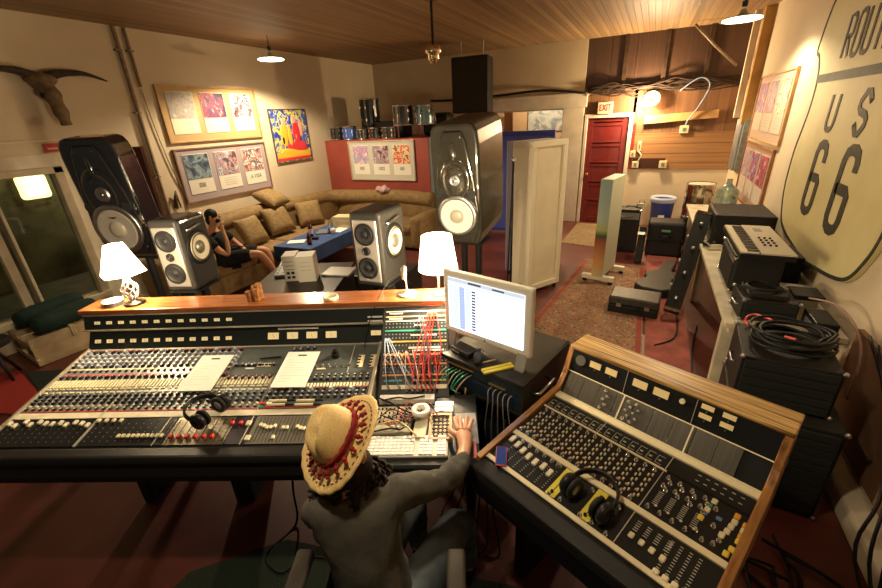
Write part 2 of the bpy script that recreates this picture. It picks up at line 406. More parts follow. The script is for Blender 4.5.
# ================================================================== WALL THINGS
GOLDW = mat('light_oak_frame', (.48, .27, .09), .4, noise=.15, nscale=8)
PURW = mat('brown_frame', (.22, .11, .06), .4, noise=.15, nscale=8)
def picture(name, label, cat, wall, c, w, h, frame_m, mat_m, cells, tilt=0, depth=.03, group=None, fw=.022):
    """picture hung on a wall. wall: 'L','R','B' ; c=(along, z) ; cells=list of (u,v,w,h,material,name) in picture units from centre"""
    rz = {'L': R(90), 'R': R(-90), 'B': 0}[wall[0]]
    loc = {'L': (XL, c[0], c[1]), 'R': (XR, c[0], c[1])}.get(wall[0]) or (c[0], float(wall[1:]), c[1])
    o = thing(name, label, cat, loc, rz, group)
    f = MB(); D = depth
    f.b2(-w/2, w/2, -D, -.004, h/2-fw, h/2); f.b2(-w/2, w/2, -D, -.004, -h/2, -h/2+fw)
    f.b2(-w/2, -w/2+fw, -D, -.004, -h/2+fw, h/2-fw); f.b2(w/2-fw, w/2, -D, -.004, -h/2+fw, h/2-fw)
    f.build('picture_frame', frame_m, o, bevel=.003)
    MB().b2(-w/2+fw, w/2-fw, -D*.55, -.004, -h/2+fw, h/2-fw).build('mat_board', mat_m, o)
    for (u, v, cw, ch, cm, nm) in cells:
        MB().b2(u-cw/2, u+cw/2, -D*.55-.004, -D*.55, v-ch/2, v+ch/2).build(nm, cm, o)
    return o
SKIN_A = (.75, .35, .25)
a1 = art_mat('faded_print', [(.28, .2, .17), (.5, .42, .34), (.3, .27, .26), (.6, .55, .5)], 9, 1)
a2 = art_mat('red_black_print', [(.03, .02, .05), (.1, .03, .1), (.55, .03, .05), (.04, .04, .12), (.7, .15, .12), (.5, .5, .5)], 9, 2)
a3 = art_mat('white_red_print', [(.05, .03, .04), (.6, .1, .1), (.65, .6, .58), (.1, .06, .08), (.7, .6, .55)], 8, 3)
a4 = art_mat('blue_print', [(.02, .03, .06), (.06, .1, .16), (.25, .33, .36), (.03, .04, .08)], 7, 4)
a5 = art_mat('pink_grey_print', [(.1, .06, .08), (.5, .25, .25), (.2, .25, .35), (.6, .5, .48), (.1, .08, .1)], 9, 5)
a6 = art_mat('pale_figure_print', [(.65, .6, .55), (.1, .1, .12), (.6, .2, .18), (.7, .62, .5), (.3, .3, .3)], 9, 6)
a7 = art_mat('pink_blue_print', [(.7, .65, .6), (.6, .2, .3), (.3, .4, .6), (.75, .6, .55), (.7, .1, .15)], 9, 7)
a8 = art_mat('red_tan_print', [(.7, .5, .25), (.6, .08, .05), (.75, .55, .3), (.2, .1, .06), (.8, .6, .35)], 7, 8)
a9 = art_mat('night_print', [(.03, .05, .25), (.5, .06, .05), (.05, .1, .4), (.7, .4, .25), (.1, .05, .1)], 7, 9)
INK = mat('ink', (.05, .05, .05), .7)
TANM = mat('tan_mat_board', (.50, .33, .15), .8)
LILM = mat('lilac_mat_board', (.36, .29, .30), .8)
GRYM = mat('grey_mat_board', (.52, .50, .42), .8)
def trio(w, h, arts, capm, caph, imgh, top=.09):
    cells = []; n = 3; cw = w*.235; gap = (w-n*cw)/(n+1)
    for i in range(3):
        u = -w/2+gap*(i+1)+cw*(i+.5)
        zt = h/2-h*top
        cells.append((u, zt-(imgh+caph+.015)/2, cw+.03, imgh+caph+.05, capm, 'print_mount'))
        cells.append((u, zt-imgh/2, cw, imgh, arts[i], 'print'))
    return cells
def trio_fix(cells):   # stack prints proud of their mounts
    return cells
def frame_trio(name, label, wall, c, w, h, fm, mm, arts, capm=PAPER, imgh=None, caph=None, words=None):
    imgh = imgh or h*.45; caph = caph or h*.25
    o = picture(name, label, 'picture', wall, c, w, h, fm, mm, [], depth=.035, group=None)
    for i in range(3):
        cw = w*.24; gap = (w-3*cw)/4; u = -w/2+gap*(i+1)+cw*(i+.5); zt = h/2-h*.12
        pm_ = MB().b2(u-cw/2-.008, u+cw/2+.008, -.026, -.019, zt-imgh-caph-.02, zt+.008).build('print_mount', capm, o)
        MB().b2(u-cw/2, u+cw/2, -.030, -.026, zt-imgh, zt).build('print', arts[i], pm_)
        if words:
            wd = words[i]
            if wd == 'lines':
                m = MB()
                for k in range(4): m.b2(u-cw*.3, u+cw*.3, -.028, -.026, zt-imgh-caph*(.25+.18*k)-.006, zt-imgh-caph*(.25+.18*k))
                m.build('caption', mat('faint_ink', (.4, .38, .34), .8), pm_)
            elif wd: text(wd, caph*.5, INK, pm_, (u, -.0275, zt-imgh-caph*.5), (R(90), 0, 0), .0008, .8, 'caption')
    return o
frame_trio('framed_prints', 'oak-framed trio of album prints on tan board, above the lilac-board trio', 'L', (4.61, 2.375), 1.62, .74, GOLDW, TANM, [a1, a2, a3], mat('cream_card', (.78, .68, .5), .8))
frame_trio('framed_prints', 'brown-framed trio of album prints on lilac board, directly above the sofa', 'L', (4.61, 1.55), 1.62, .76, PURW, LILM, [a4, a5, a6], mat('pale_card', (.72, .66, .55), .8), words=['IIIIII', 'lines', 'A VIIIA'])
frame_trio('framed_prints', 'grey-framed trio of album prints with captions, hung on the red partition', 'B7.0', (-4.66, 1.45), 1.5, .74, mat('silver_frame', (.5, .45, .33), .35, .5), GRYM, [a7, a5, a8], mat('white_card', (.75, .72, .62), .8), words=['IIIIII', '1002', 'IIIII'])
frame_trio('framed_prints', 'oak-framed trio of album prints under the lamp glow on the right wall', 'R', (6.87, 2.08), 1.78, .80, GOLDW, mat('dusty_board', (.5, .35, .26), .8), [a9, a2, a8], mat('pale_card2', (.55, .47, .36), .8), words=['lines']*3)
frame_trio('framed_prints', 'lower dark-framed trio of album prints behind the water bottle on the right wall', 'R', (6.95, 1.24), 1.70, .80, mat('cherry_frame', (.30, .11, .03), .4, noise=.2), mat('glassy_board', (.42, .28, .22), .3), [a5, a9, a2], mat('pale_card3', (.55, .47, .4), .5), words=['lines']*3)
# bright painting: stylised generic figures
p = picture('painting', 'bright unframed painting of two colourful figures on a blue ground, right of the framed prints', 'painting', 'L', (6.09, 1.99), .90, .90, mat('canvas_edge', (.08, .05, .03), .7), art_mat('blue_paint_ground', [(.02, .04, .25), (.05, .12, .5), (.7, .6, .1), (.05, .05, .3), (.35, .5, .7)], 7, 3), [], depth=.03, fw=.012)
m = MB()
for (u, v, a, b_, k) in ((-.17, .02, .09, .2, 0), (-.14, .22, .06, .07, 1), (-.03, -.05, .05, .25, 0), (.14, .05, .10, .2, 2), (.12, .27, .06, .07, 1), (.05, -.18, .2, .08, 2), (-.1, -.27, .22, .06, 0), (.25, -.2, .12, .1, 2), (.27, .12, .05, .16, 1), (-.2, -.05, .04, .1, 3), (.12, .0, .04, .1, 1)):
    m.ball((u, -.018, v), 1, (a, .006, b_), 14, k)
m.build('painted_figures', [mat('paint_yellow', (.8, .45, .03), .5), mat('paint_pink', (.75, .35, .25), .5), mat('paint_red', (.65, .03, .04), .5), mat('paint_black', (.02, .02, .02), .5)], p, smooth=True)
m = MB(); m.b2(-.42, .42, -.022, -.016, -.38, -.27, m=0); m.b2(-.42, .42, -.023, -.016, -.42, -.37, m=1); m.build('painted_table', [MATS['paint_yellow'], MATS['paint_red']], p)

# route shield sign
SIGN = mat('shield_cream', (.58, .50, .24), .6, col2=(.66, .58, .31), nscale=2.5)
SBLK = mat('shield_black', (.035, .032, .02), .6, noise=.4, nscale=40)
shield = thing('route_shield_sign', 'huge cream ROUTE US 66 shield sign with black lettering on the right wall', 'sign', (XR, 4.25, .9), R(-90))
hw = 1.22
half = [(-.0, .00), (-.30, .03), (-.62, .07), (-.86, .14), (-1.0, .30), (-1.07, .45), (-1.09, .62), (-1.08, .82), (-1.02, 1.0), (-.97, 1.18), (-.97, 1.36), (-1.02, 1.5), (-1.12, 1.62), (-1.22, 1.70), (-1.06, 2.08), (-.72, 2.0), (-.35, 2.02), (0, 2.1)]
half = [(u*1.0, v) for u, v in half]
outl = half + [(-u, v) for u, v in half[::-1]][1:-1]
sm = [(q.x, q.y) for q in spline([(u, v, 0) for u, v in outl], 4, True)]
m = MB(); m.M = Matrix.Identity(4)
m.prism(sm, -.03, -.004, 'y'); m.build('shield_board', SIGN, shield)
pl = lambda a, b, c: (a, -.03-c, b)
MB().ribbon([(q[0]*.985, 1.02+(q[1]-1.02)*.985) for q in sm], .028, .004, pl, closed=True).build('shield_border', SBLK, shield)
MB().b2(-.98, .98, -.0345, -.03, 1.385, 1.45).build('shield_band', SBLK, shield)
def stroke_letter(ch, u, v, w, h, t):
    a, b, c, d = u-w/2, u+w/2, v-h/2, v+h/2; r = min(w, h)*.35; x = (a+b)/2
    loop = lambda a, b, c, d: [(a, c+r), (a+r*.3, c+r*.3), (a+r, c), (b-r, c), (b-r*.3, c+r*.3), (b, c+r), (b, d-r), (b-r*.3, d-r*.3), (b-r, d), (a+r, d), (a+r*.3, d-r*.3), (a, d-r)]
    S = {'O': [(loop(a, b, c, d), True)], 'U': [([(a, d), (a, c+r), (a+r*.3, c+r*.3), (a+r, c), (b-r, c), (b-r*.3, c+r*.3), (b, c+r), (b, d)], False)],
         'R': [([(a, c), (a, d), (b-r, d), (b-r*.3, d-r*.3), (b, d-r), (b, v+r*.5), (b-r*.5, v), (a, v)], False), ([(x, v), (b, c)], False)],
         'T': [([(a, d), (b, d)], False), ([(x, d), (x, c)], False)], 'E': [([(b, d), (a, d), (a, c), (b, c)], False), ([(a, v), (b-w*.2, v)], False)],
         'S': [([(b, d-h*.18), (b, d-r), (b-r, d), (a+r, d), (a, d-r), (a, v+r*.7), (a+r*.6, v+.01), (b-r*.6, v-.01), (b, v-r*.7), (b, c+r), (b-r, c), (a+r, c), (a, c+r), (a, c+h*.18)], False)],
         '6': [([(b, d-h*.25), (b, d-r), (b-r*.3, d-r*.3), (b-r, d), (a+r, d), (a+r*.3, d-r*.3), (a, d-r), (a, c+r), (a+r*.3, c+r*.3), (a+r, c), (b-r, c), (b-r*.3, c+r*.3), (b, c+r), (b, v-r*.3), (b-r*.5, v+r*.1), (a, v+r*.1)], False)]}
    m = MB()
    for pts, cl in S[ch]: m.ribbon(pts, t, .004, pl, closed=cl)
    m.build('letter_'+('six' if ch == '6' else ch.lower()), SBLK, shield)
for ch, y in zip('ROUTE', (4.72, 4.535, 4.35, 4.165, 3.98)): stroke_letter(ch, 4.25-y+0, 1.69, .120, .29, .036)
stroke_letter('U', 4.25-4.585, 1.15, .16, .26, .044); stroke_letter('S', 4.25-4.01, 1.15, .17, .27, .050)
stroke_letter('6', 4.25-4.555, .64, .21, .54, .074); stroke_letter('6', 4.25-3.94, .635, .23, .56, .080)

# longhorn skull on the left wall
HORN = mat('dark_horn', (.05, .036, .024), .5, noise=.4, nscale=12); BONE = mat('weathered_bone', (.17, .11, .055), .75, noise=.35, nscale=14)
sk = thing('longhorn_skull', 'weathered steer skull with long dark horns on the left wall', 'skull', (XL, 2.58, 2.3))
m = MB(); pts = [(.08, 0, .42), (.12, .01, .34), (.16, .02, .22), (.18, .03, .08), (.17, .04, -.02)]
m.tube(spline(pts, 5), [(.10 + .012*math.sin(i))*(1-.026*i) for i in range(21)], n=12); m.ball((.08, 0, .43), .11, (1, 1.3, .6)); m.build('skull', BONE, sk, smooth=True)
for s_ in (-1, 1):
    m = MB(); pts = [(.08, .06*s_, .46), (.12, .2*s_, .50), (.15, .4*s_, .50), (.13, .62*s_, .44)]
    m.tube(spline(pts, 6), [.05*(1-i/19)+.004 for i in range(19)], n=10); m.build('horn', HORN, sk, smooth=True)
    MB().ball((.17, .075*s_, .27), .028, (1, .6, 1)).build('eye_socket', BLACKM, sk)
# red notice
o = thing('red_notice_sign', 'small red notice sign on the wall above the window', 'sign', (XL, 2.52, 2.06), R(90)+R(0)); MB().b2(-.12, .12, -.012, -.001, -.05, .04).build('sign_board', mat('notice_red', (.5, .035, .03), .5), o)
MB().b2(-.09, .09, -.014, -.012, -.02, -.005).build('lettering', mat('notice_pale', (.75, .5, .4), .6), o)
# conduits down the left wall
PIPE = mat('painted_conduit', (.22, .16, .10), .5, noise=.2)
for (y, r, lb, z0) in ((3.49, .022, 'grey-brown conduit pipe running down the left wall, nearer the skull', .3), (3.63, .018, 'thinner conduit pipe ending halfway down, beside the prints on the left wall', 2.7)):
    m = MB(); m.cyl((XL+.03, y, z0), (XL+.03, y+(.02 if z0 < 1 else 0), ZC-.01), r, n=10)
    for z in (.8, 1.6, 2.4, 3.1):
        if z > z0: m.box((XL+.02, y, z), (.05, .08, .02))
    tag(m.build('conduit_pipe', PIPE), lb, 'pipe')
cable('wall_cable', [(XL+.02, 3.63, 2.68), (XL+.02, 3.66, 2.2), (XL+.02, 3.72, 1.7), (XL+.02, 3.8, 1.3), (XL+.02, 3.75, .9)], .007, mat('pale_wire', (.3, .24, .16), .6), 'thin pale wire hanging beside the conduit pipes')
o = thing('dried_bundle', 'small dried brown herb bundle hanging by the conduit pipes', 'ornament', (XL+.05, 3.66, 1.22)); m = MB()
for k in range(14):
    a = rnd.uniform(-1, 1); b_ = rnd.uniform(-1, 1); m.tube([(0, 0, .17), (.03*b_, .03*a, .08), (.05*b_, .06*a, -.08+.06*rnd.random())], .008, n=5)
m.build('stems', mat('dried_brown', (.16, .10, .05), .9, noise=.4, nscale=40), o)

# red partition with shelf of drums, blue-grey board at its right
REDP = mat('partition_red', (.27, .048, .030), .6, noise=.12, nscale=3)
struct(MB().b2(XL+.001, -3.62, 7.0, YB-.01, 0, 1.84).build('wall_partition', REDP))
struct(MB().b2(-3.62, -3.25, 7.01, 7.7, 0, 1.84).build('wall_partition_end', mat('slate_blue_paint', (.13, .16, .17), .6)))
SHELL_B = mat('black_drum_wrap', (.015, .013, .012), .25, coat=.5); SHELL_BL = mat('blue_drum_wrap', (.02, .08, .4), .3, coat=.5); SHELL_S = mat('silver_drum_wrap', (.35, .3, .22), .3, .7)
HEAD = mat('drum_head', (.6, .55, .42), .6)
def drum(x, y, z, r, h, shell, label, horizontal=False, legs=False, cat='drum'):
    o = thing('drum', label, cat, (x, y, z), 0, 'drums on the red partition' if z > 1.5 else None); zb = .22 if legs else 0
    MB().cyl((0, 0, zb+.02), (0, 0, zb+h-.02), r, n=24).build('drum_shell', shell, o, smooth=False)
    MB().cyl((0, 0, zb+h-.02), (0, 0, zb+h-.012), r*.97, n=24).build('drum_head', HEAD, o)
    for zz in (zb+.015, zb+h-.015):
        MB().lathe([(r*.97, -.012), (r+.014, -.012), (r+.014, .012), (r*.97, .012)], (0, 0, zz), n=24).build('hoop', CHROME, o)
    m = MB()
    for k in range(8):
        a = 2*PI*k/8+.2; ca, sa = math.cos(a)*(r+.012), math.sin(a)*(r+.012)
        m.cyl((ca, sa, zb+.02), (ca, sa, zb+h-.02), .004, n=6); m.box((ca, sa, zb+h*.7), (.02, .02, .04), rz=a); m.box((ca, sa, zb+h*.3), (.02, .02, .04), rz=a)
    m.build('lugs', CHROME, o)
    if legs:
        for k in range(3):
            a = 2*PI*k/3+.6; MB().tube([(math.cos(a)*r, math.sin(a)*r, zb+h*.8), (math.cos(a)*(r+.03), math.sin(a)*(r+.03), zb+h*.5), (math.cos(a)*(r+.06), math.sin(a)*(r+.06), 0)], .008).build('leg', CHROME, o)
    return o
drum(-5.82, 7.2, 1.84, .13, .26, SHELL_B, 'small black drum at the wall end of the partition row')
drum(-5.50, 7.2, 1.84, .13, .26, SHELL_BL, 'small blue drum with chrome rims on the partition')
drum(-5.17, 7.2, 1.84, .12, .20, SHELL_B, 'low black drum just right of the small blue drum')
drum(-4.88, 7.2, 1.84, .12, .22, SHELL_B, 'low black drum in front of the black case, third from the legged drums')
drum(-4.58, 7.2, 1.84, .12, .22, SHELL_B, 'low black drum in the row nearest the legged drums')
drum(-5.33, 7.75, 2.02, .20, .58, SHELL_B, 'tall black drum towering behind the small blue drum')
drum(-4.22, 7.2, 1.84, .19, .36, SHELL_B, 'black floor tom with chrome legs on the partition', legs=True)
drum(-3.82, 7.3, 1.84, .16, .34, mat('steel_blue_wrap', (.12, .2, .24), .3, .5), 'steel blue floor tom with chrome legs on the partition', legs=True)
o = MB().b2(-.32, .32, -.2, .2, 0, .32).build('equipment_case', VINYL, bevel=.03, loc=(-4.78, 7.75, 1.84)); tag(o, 'dark soft case lying behind the low drums on the partition', 'case')
o = MB().b2(-.3, .26, -.2, .2, 0, .42).build('equipment_case', VINYL, bevel=.09, loc=(-3.78, 7.85, 1.84)); tag(o, 'black rounded drum case behind the steel blue floor tom', 'case')
o = MB().cyl((0, 0, 0), (0, 0, .18), .22, n=20).build('drum_riser', BLACKM, loc=(-5.33, 7.75, 1.84)); tag(o, 'black round box under the tall black drum', 'box')

# hanging black loudspeaker on the back wall
o = thing('hanging_speaker', 'tall black loudspeaker cabinet hanging from the ceiling at the back', 'speaker', (-3.0, 7.5, 2.22), R(6))
MB().b2(-.33, .33, 0, .42, 0, .9).build('cabinet', VINYL, o, bevel=.02)
MB().b2(-.29, .29, -.012, .0, .04, .86).build('grille', mat('speaker_cloth', (.03, .027, .022), .9, noise=.5, nscale=200), o)
m = MB(); m.cyl((-.2, .2, .9), (-.2, .2, ZC-2.22), .012); m.cyl((.2, .2, .9), (.2, .2, ZC-2.22), .012); split_build(m, 'hanging_rod', STEEL, o)

# ceiling lamps
ENAM = mat('dish_enamel', (.30, .27, .2), .5)
def pendant(loc, label, r=.17, tiltx=0, tilty=0, power=60, cord=True):
    o = thing('pendant_lamp', label, 'lamp', loc); o.rotation_euler = (tiltx, tilty, 0)
    MB().lathe([(.02, .10), (.03, .09), (.04, .055), (.09, .04), (r, 0), (r-.004, -.004), (.09, .038), (.05, .05), (.02, .05)], n=28).build('lamp_shade', ENAM, o)
    MB().ball((0, 0, .006), r*.93, (1, 1, .10), 24).build('dish_glow', EMW, o, smooth=True)  # added glowing disc for the lamplit white inside of the dish
    h = ZC-loc[2]
    m = MB(); m.cyl((0, 0, .12), (0, 0, .17), .025); m.cyl((0, 0, .15), (0, 0, h-.002 if h < 1 else .3), .006); m.build('lamp_cord', BLACKM, o)
    l = bpy.data.lights.new('pendant_light', 'SPOT'); l.energy = power; l.color = (1, .80, .52); l.spot_size = R(152); l.spot_blend = .35; l.shadow_soft_size = .06
    lo = bpy.data.objects.new('pendant_light', l); C.objects.link(lo); lo.location = (loc[0], loc[1], loc[2]-.03)
    return o
pendant((-5.13, 5.09, 3.05), 'white-glowing pendant dish lamp hanging before the left wall prints', r=.20, power=300)
pendant((.70, 5.95, 2.95), 'white-glowing pendant dish lamp near the right wall prints', r=.20, power=140)
pendant((-.8, .75, 3.0), 'added pendant dish lamp out of view above the mixing console', power=66)  # unseen extra lamp, put in to light the console and desk
# ceiling fan rod and hub
o = thing('ceiling_fan', 'ceiling fan with dark rod and polished brass motor hub', 'fan', (-2.31, 4.71, 2.78), 0)
MB().cyl((0, 0, ZC-2.78-.05), (0, 0, ZC-2.78), .06, .07).build('ceiling_mount', CHROME, o); MB().cyl((0, 0, .08), (0, 0, ZC-2.81), .014).build('rod', BLACK, o)
MB().lathe([(0, .13), (.04, .13), (.085, .10), (.09, .05), (.06, .03), (.065, .0), (.04, -.05), (0, -.06)], n=20).build('motor_housing', mat('polished_brass', (.7, .55, .35), .2, 1.0), o)

# bits of the alcove wall: EXIT sign, bulb, boxes, plank, cables
o = thing('exit_sign', 'small EXIT sign standing over the red door', 'sign', (-.84, YB-.06, 2.09), 0); MB().b2(-.13, .13, -.02, .02, 0, .20).build('sign_board', mat('exit_pale', (.75, .52, .36), .5), o)
text('EXIT', .16, mat('exit_red', (.25, .01, .01), .5), o, (0, -.022, .10), (R(90), 0, 0), .002, .62)
o = thing('wall_bulb', 'glaring bare bulb fixture on the planks right of the red door', 'lamp', (-.16, YB-.14, 2.22)); MB().ball((0, 0, 0), .055).build('bulb', mat('bare_bulb', (1, .9, .6), .5, emis=(1, .66, .30), estr=200), o, smooth=True)
MB().cyl((0, .03, .03), (0, .13, .05), .035, .05).build('lamp_holder', WHITE, o)
m = MB(); m.lathe([(.03, 0), (.12, .06), (.13, .065)], T=Matrix.Translation((.09, .03, .06)) @ Matrix.Rotation(R(70), 4, 'X'), n=20); m.build('reflector', mat('reflector', (.6, .45, .25), .4, .6), o)
l = bpy.data.lights.new('wall_bulb_light', 'POINT'); l.energy = 150; l.color = (1, .74, .42); l.shadow_soft_size = .05
lo = bpy.data.objects.new('wall_bulb_light', l); C.objects.link(lo); lo.location = (-.16, YB-.30, 2.24)
BEIGE = mat('beige_box', (.62, .52, .30), .5)
for (x, z, w_, h_, lb) in ((-.17, 1.50, .07, .17, 'tall beige switch box below the bare bulb'), (-.27, 1.36, .09, .12, 'beige outlet box beside the red door trim'), (-.20, 1.17, .12, .12, 'beige junction box at the left end of the dark niche'), (.27, 1.17, .13, .13, 'beige junction box at the right end of the dark niche'), (.52, 1.77, .14, .13, 'grey-faced switch box under the short plank')):
    o = thing('junction_box', lb, 'junction box', (x, YB-(.001 if z > 1.72 else .0165), z), 0); MB().b2(-w_/2, w_/2, -.05, 0, -h_/2, h_/2).build('box_body', BEIGE, o, bevel=.006)
    MB().b2(-w_*.2, w_*.2, -.055, -.05, -h_*.22, h_*.22).build('face_plate', GREY, o)
o = MB().b2(-.25, .30, YB-.02, YB-.0155, 1.10, 1.28).build('wall_niche', mat('niche_dark', (.05, .018, .01), .8)); tag(o, 'dark framed niche in the horizontal planks between two junction boxes', 'niche')
o = MB().box((.42, YB-.05, 1.98), (1.15, .05, .13), ry=R(-3)).build('timber_plank', mat('fresh_pine', (.45, .25, .09), .6, noise=.2, nscale=6)); tag(o, 'short pale timber plank fixed across the brown boards', 'plank')
m = MB()
for k in range(7):
    pts = [(-1.15+2.4*i/12+rnd.uniform(-.02, .02), YB-.06-.02*rnd.random(), 2.42+.05*math.sin(i*1.1+k)+rnd.uniform(-.03, .03)+.02*k) for i in range(13)]
    m.tube(spline(pts, 3), .008+.006*rnd.random(), n=6)
tag(m.build('cable_bundle', mat('dusty_cables', (.035, .022, .015), .7)), 'bundle of dark cables slung across the alcove wall', 'cables')
cable('blue_hose', [(.35, YB-.1, 2.40), (.62, YB-.16, 2.58), (.78, YB-.14, 2.45), (.68, YB-.12, 2.15), (.56, YB-.1, 1.95), (.53, YB-.08, 1.84)], .010, mat('pale_blue_cable', (.22, .28, .38), .5), 'pale blue looped cable dropping to the grey-faced switch box')
cable('wall_cable', [(-1.2, YB-.08, 2.46), (-2.0, YB-.09, 2.56), (-2.9, YB-.08, 2.53), (-3.8, YB-.08, 2.50), (-4.5, YB-.08, 2.52)], .022, BLACKM, 'thick black cable sagging along the back wall above the opening')
cable('wall_cable', [(-.2, YB-.05, 1.42), (-.12, YB-.07, 1.34), (-.16, YB-.06, 1.24)], .012, mat('white_wire', (.6, .55, .45), .5), 'short white wire looping into the left niche junction box')
m = MB(); m.tube([(.4, YB-.5, ZC-.05), (.75, YB-.3, 3.0), (1.1, YB-.1, 2.72)], .02); tag(m.build('roof_brace', PIPE), 'thin slanting brace pipe in front of the dark upper boards', 'pipe')
o = thing('conduit_box', 'grey metal conduit box at the corner right of the planks', 'panel', (1.26, 8.2, 1.08), 0); MB().b2(-.02, .06, -.28, .38, .1, .84).build('box_plate', mat('galvanised', (.22, .23, .21), .5, .6, noise=.2), o)
m = MB()
for y in (-.15, 0, .15): m.cyl((-.035, y, .1), (-.035, y, .84), .02)
m.build('conduit', STEEL, o)
o = picture('cloud_picture', 'large seaside cloud picture seen through the opening to the next room', 'picture', 'B11.6', (-2.45, 2.16), 1.1, .9, PURW, art_mat('cloud_print', [(.30, .36, .38), (.48, .52, .5), (.18, .24, .28), (.55, .56, .5)], 2.2, 11), [])
o = picture('small_poster', 'small pale poster above the blue panel in the next room', 'picture', 'B9.9', (-3.13, 1.96), .5, .34, mat('thin_white', (.6, .5, .38), .6), art_mat('town_print', [(.6, .5, .38), (.35, .3, .2), (.65, .55, .4)], 9, 12), [])

# ================================================================== PANELS STANDING ON THE FLOOR
def gobo(name, label, A, B, t_, h, fm, cm, feet=True, z0=.06, castm=BLACK, rail=.07):
    A = Vector((*A, 0)); B = Vector((*B, 0)); d = B-A; L = d.length; rz = math.atan2(d.y, d.x)
    o = thing(name, label, 'panel', (A.x, A.y, 0), rz)
    m = MB(); m.b2(0, L, 0, t_, z0, z0+rail); m.b2(0, L, 0, t_, h-rail, h); m.b2(0, rail, 0, t_, z0+rail, h-rail); m.b2(L-rail, L, 0, t_, z0+rail, h-rail)
    m.build('panel_frame', fm, o, bevel=.006); MB().b2(rail, L-rail, .02, t_-.02, z0+rail, h-rail).build('panel_cloth', cm, o)
    m = MB()
    for x in (.06, L-.06):
        for y in (.03, t_-.03): m.cyl((x, y, 0), (x, y, z0), .025)
    split_build(m, 'caster', castm, o)
    return o
CREAMP = mat('cream_paint', (.78, .70, .52), .5); CREAMC = mat('cream_canvas', (.74, .64, .45), .85, noise=.05, nscale=4)
gobo('acoustic_panel', 'cream framed acoustic panel standing in the middle of the room', (-1.16, 4.78), (-.86, 5.26), .34, 1.87, CREAMP, CREAMC)
BLUEP = mat('cobalt_paint', (.035, .05, .33), .5)
gobo('acoustic_panel', 'lavender-blue acoustic panel just behind the cream panel', (-1.66, 5.45), (-1.33, 5.60), .08, 1.84, mat('lavender_paint', (.30, .30, .42), .5), mat('lavender_cloth', (.26, .28, .42), .8, noise=.1))
gobo('acoustic_panel', 'long blue panel standing in the opening to the next room', (-2.75, 7.6), (-1.50, 7.7), .10, 1.88, BLUEP, mat('blue_cloth2', (.07, .09, .38), .8))
# painted gobo on white feet
o = thing('painted_panel', 'narrow rolling panel with a painted sky and desert landscape, on white feet', 'panel', (-.36, 5.5, 0), R(78))
MB().b2(0, .55, -.02, .12, .1, 1.37).build('panel_body', mat('pale_green_white', (.52, .52, .38), .6), o, bevel=.005)
pm, nt, b = node_mat('desert_painting', .6); tc = nt.nodes.new('ShaderNodeTexCoord'); sp = nt.nodes.new('ShaderNodeSeparateXYZ'); nt.links.new(tc.outputs['Object'], sp.inputs['Vector'])
mr = nt.nodes.new('ShaderNodeMapRange'); mr.inputs['From Min'].default_value = .1; mr.inputs['From Max'].default_value = 1.37; nt.links.new(sp.outputs['Z'], mr.inputs['Value'])
r = ramp(nt, [(0, (.5, .42, .22)), (.15, (.5, .25, .07)), (.38, (.25, .06, .03)), (.44, (.03, .05, .02)), (.5, (.35, .38, .12)), (.6, (.35, .42, .36)), (.9, (.28, .38, .38))]); nt.links.new(mr.outputs[0], r.inputs['Fac']); nt.links.new(r.outputs[0], b.inputs['Base Color'])
MB().b2(-.006, .0, -.02, .12, .1, 1.37).build('painted_picture', pm, o); MB().b2(0, .55, .12, .126, .1, 1.37).build('painted_face', pm, o)
for x in (.0, .50):
    MB().b2(x, x+.07, -.16, .26, .045, .11).build('foot', mat('white_wood_foot', (.66, .6, .45), .5), o, bevel=.008)
m = MB(); [m.cyl((x, y, 0), (x, y, .05), .03) for x in (.035, .535) for y in (-.12, .22)]; split_build(m, 'caster', BLACK, o)

# ================================================================== RUGS AND MATS
RUGA = rug_mat('persian_rug', (.33, .18, .10), [(.36, .05, .03), (.12, .17, .12), (.45, .30, .14), (.25, .05, .03), (.48, .38, .22), (.08, .08, .09)], 26)
RUGB = rug_mat('tan_rug', (.36, .25, .13), [(.3, .14, .08), (.36, .27, .14), (.4, .3, .16), (.2, .17, .1)], 18)
def rug(label, pts, m_, border=None, h=.008):
    cx = sum(p[0] for p in pts)/len(pts); cy = sum(p[1] for p in pts)/len(pts)
    o = thing('rug', label, 'rug', (cx, cy, 0)); MB().prism([(p[0]-cx, p[1]-cy) for p in pts], .001, h, 'z').build('pile', m_, o)
    if border:
        P = [((p[0]-cx)*.93, (p[1]-cy)*.96) for p in pts]
        MB().ribbon(P, .05, .002, lambda a, b, c: (a, b, h+c), closed=True).build('border_band', border, o)
    return o
rug('worn Persian rug with red and cream pattern beside the cream panel', [(-1.05, 3.0), (.20, 3.0), (.17, 6.4), (-.68, 6.5)], RUGA, mat('rug_dark_red', (.28, .05, .03), .95))
rug('tan patterned rug lying in front of the red door', [(-1.2, 7.3), (.12, 7.1), (.3, 8.8), (-1.15, 8.85)], RUGB)
rug('pinkish red runner rug under the cases by the right table', [(.22, 3.4), (.60, 3.4), (.60, 7.0), (.19, 7.0)], mat('runner_red', (.28, .075, .055), .95, noise=.25, nscale=6))
o = rug('bright red interlocking foam mat at the far left', [(-5.6, 1.02), (-5.45, 1.26), (-4.62, 1.12), (-4.52, .92), (-4.9, .80)], mat('red_foam', (.30, .02, .012), .8), h=.015)
rug('dark green foam mat between the red mat and the slatted rack', [(-5.35, 1.27), (-5.0, 1.45), (-4.15, 1.40), (-4.45, 1.10)], mat('dark_green_foam', (.02, .028, .02), .8), h=.015)
rug('dark green floor mat under the office chair', [(-1.9, .65), (-1.55, 1.0), (-.85, 1.15), (-.3, 1.28), (.35, 1.05), (.3, -.6), (-1.9, -.6)], mat('dark_green_mat', (.018, .028, .018), .7, bump=.5, nscale=120))

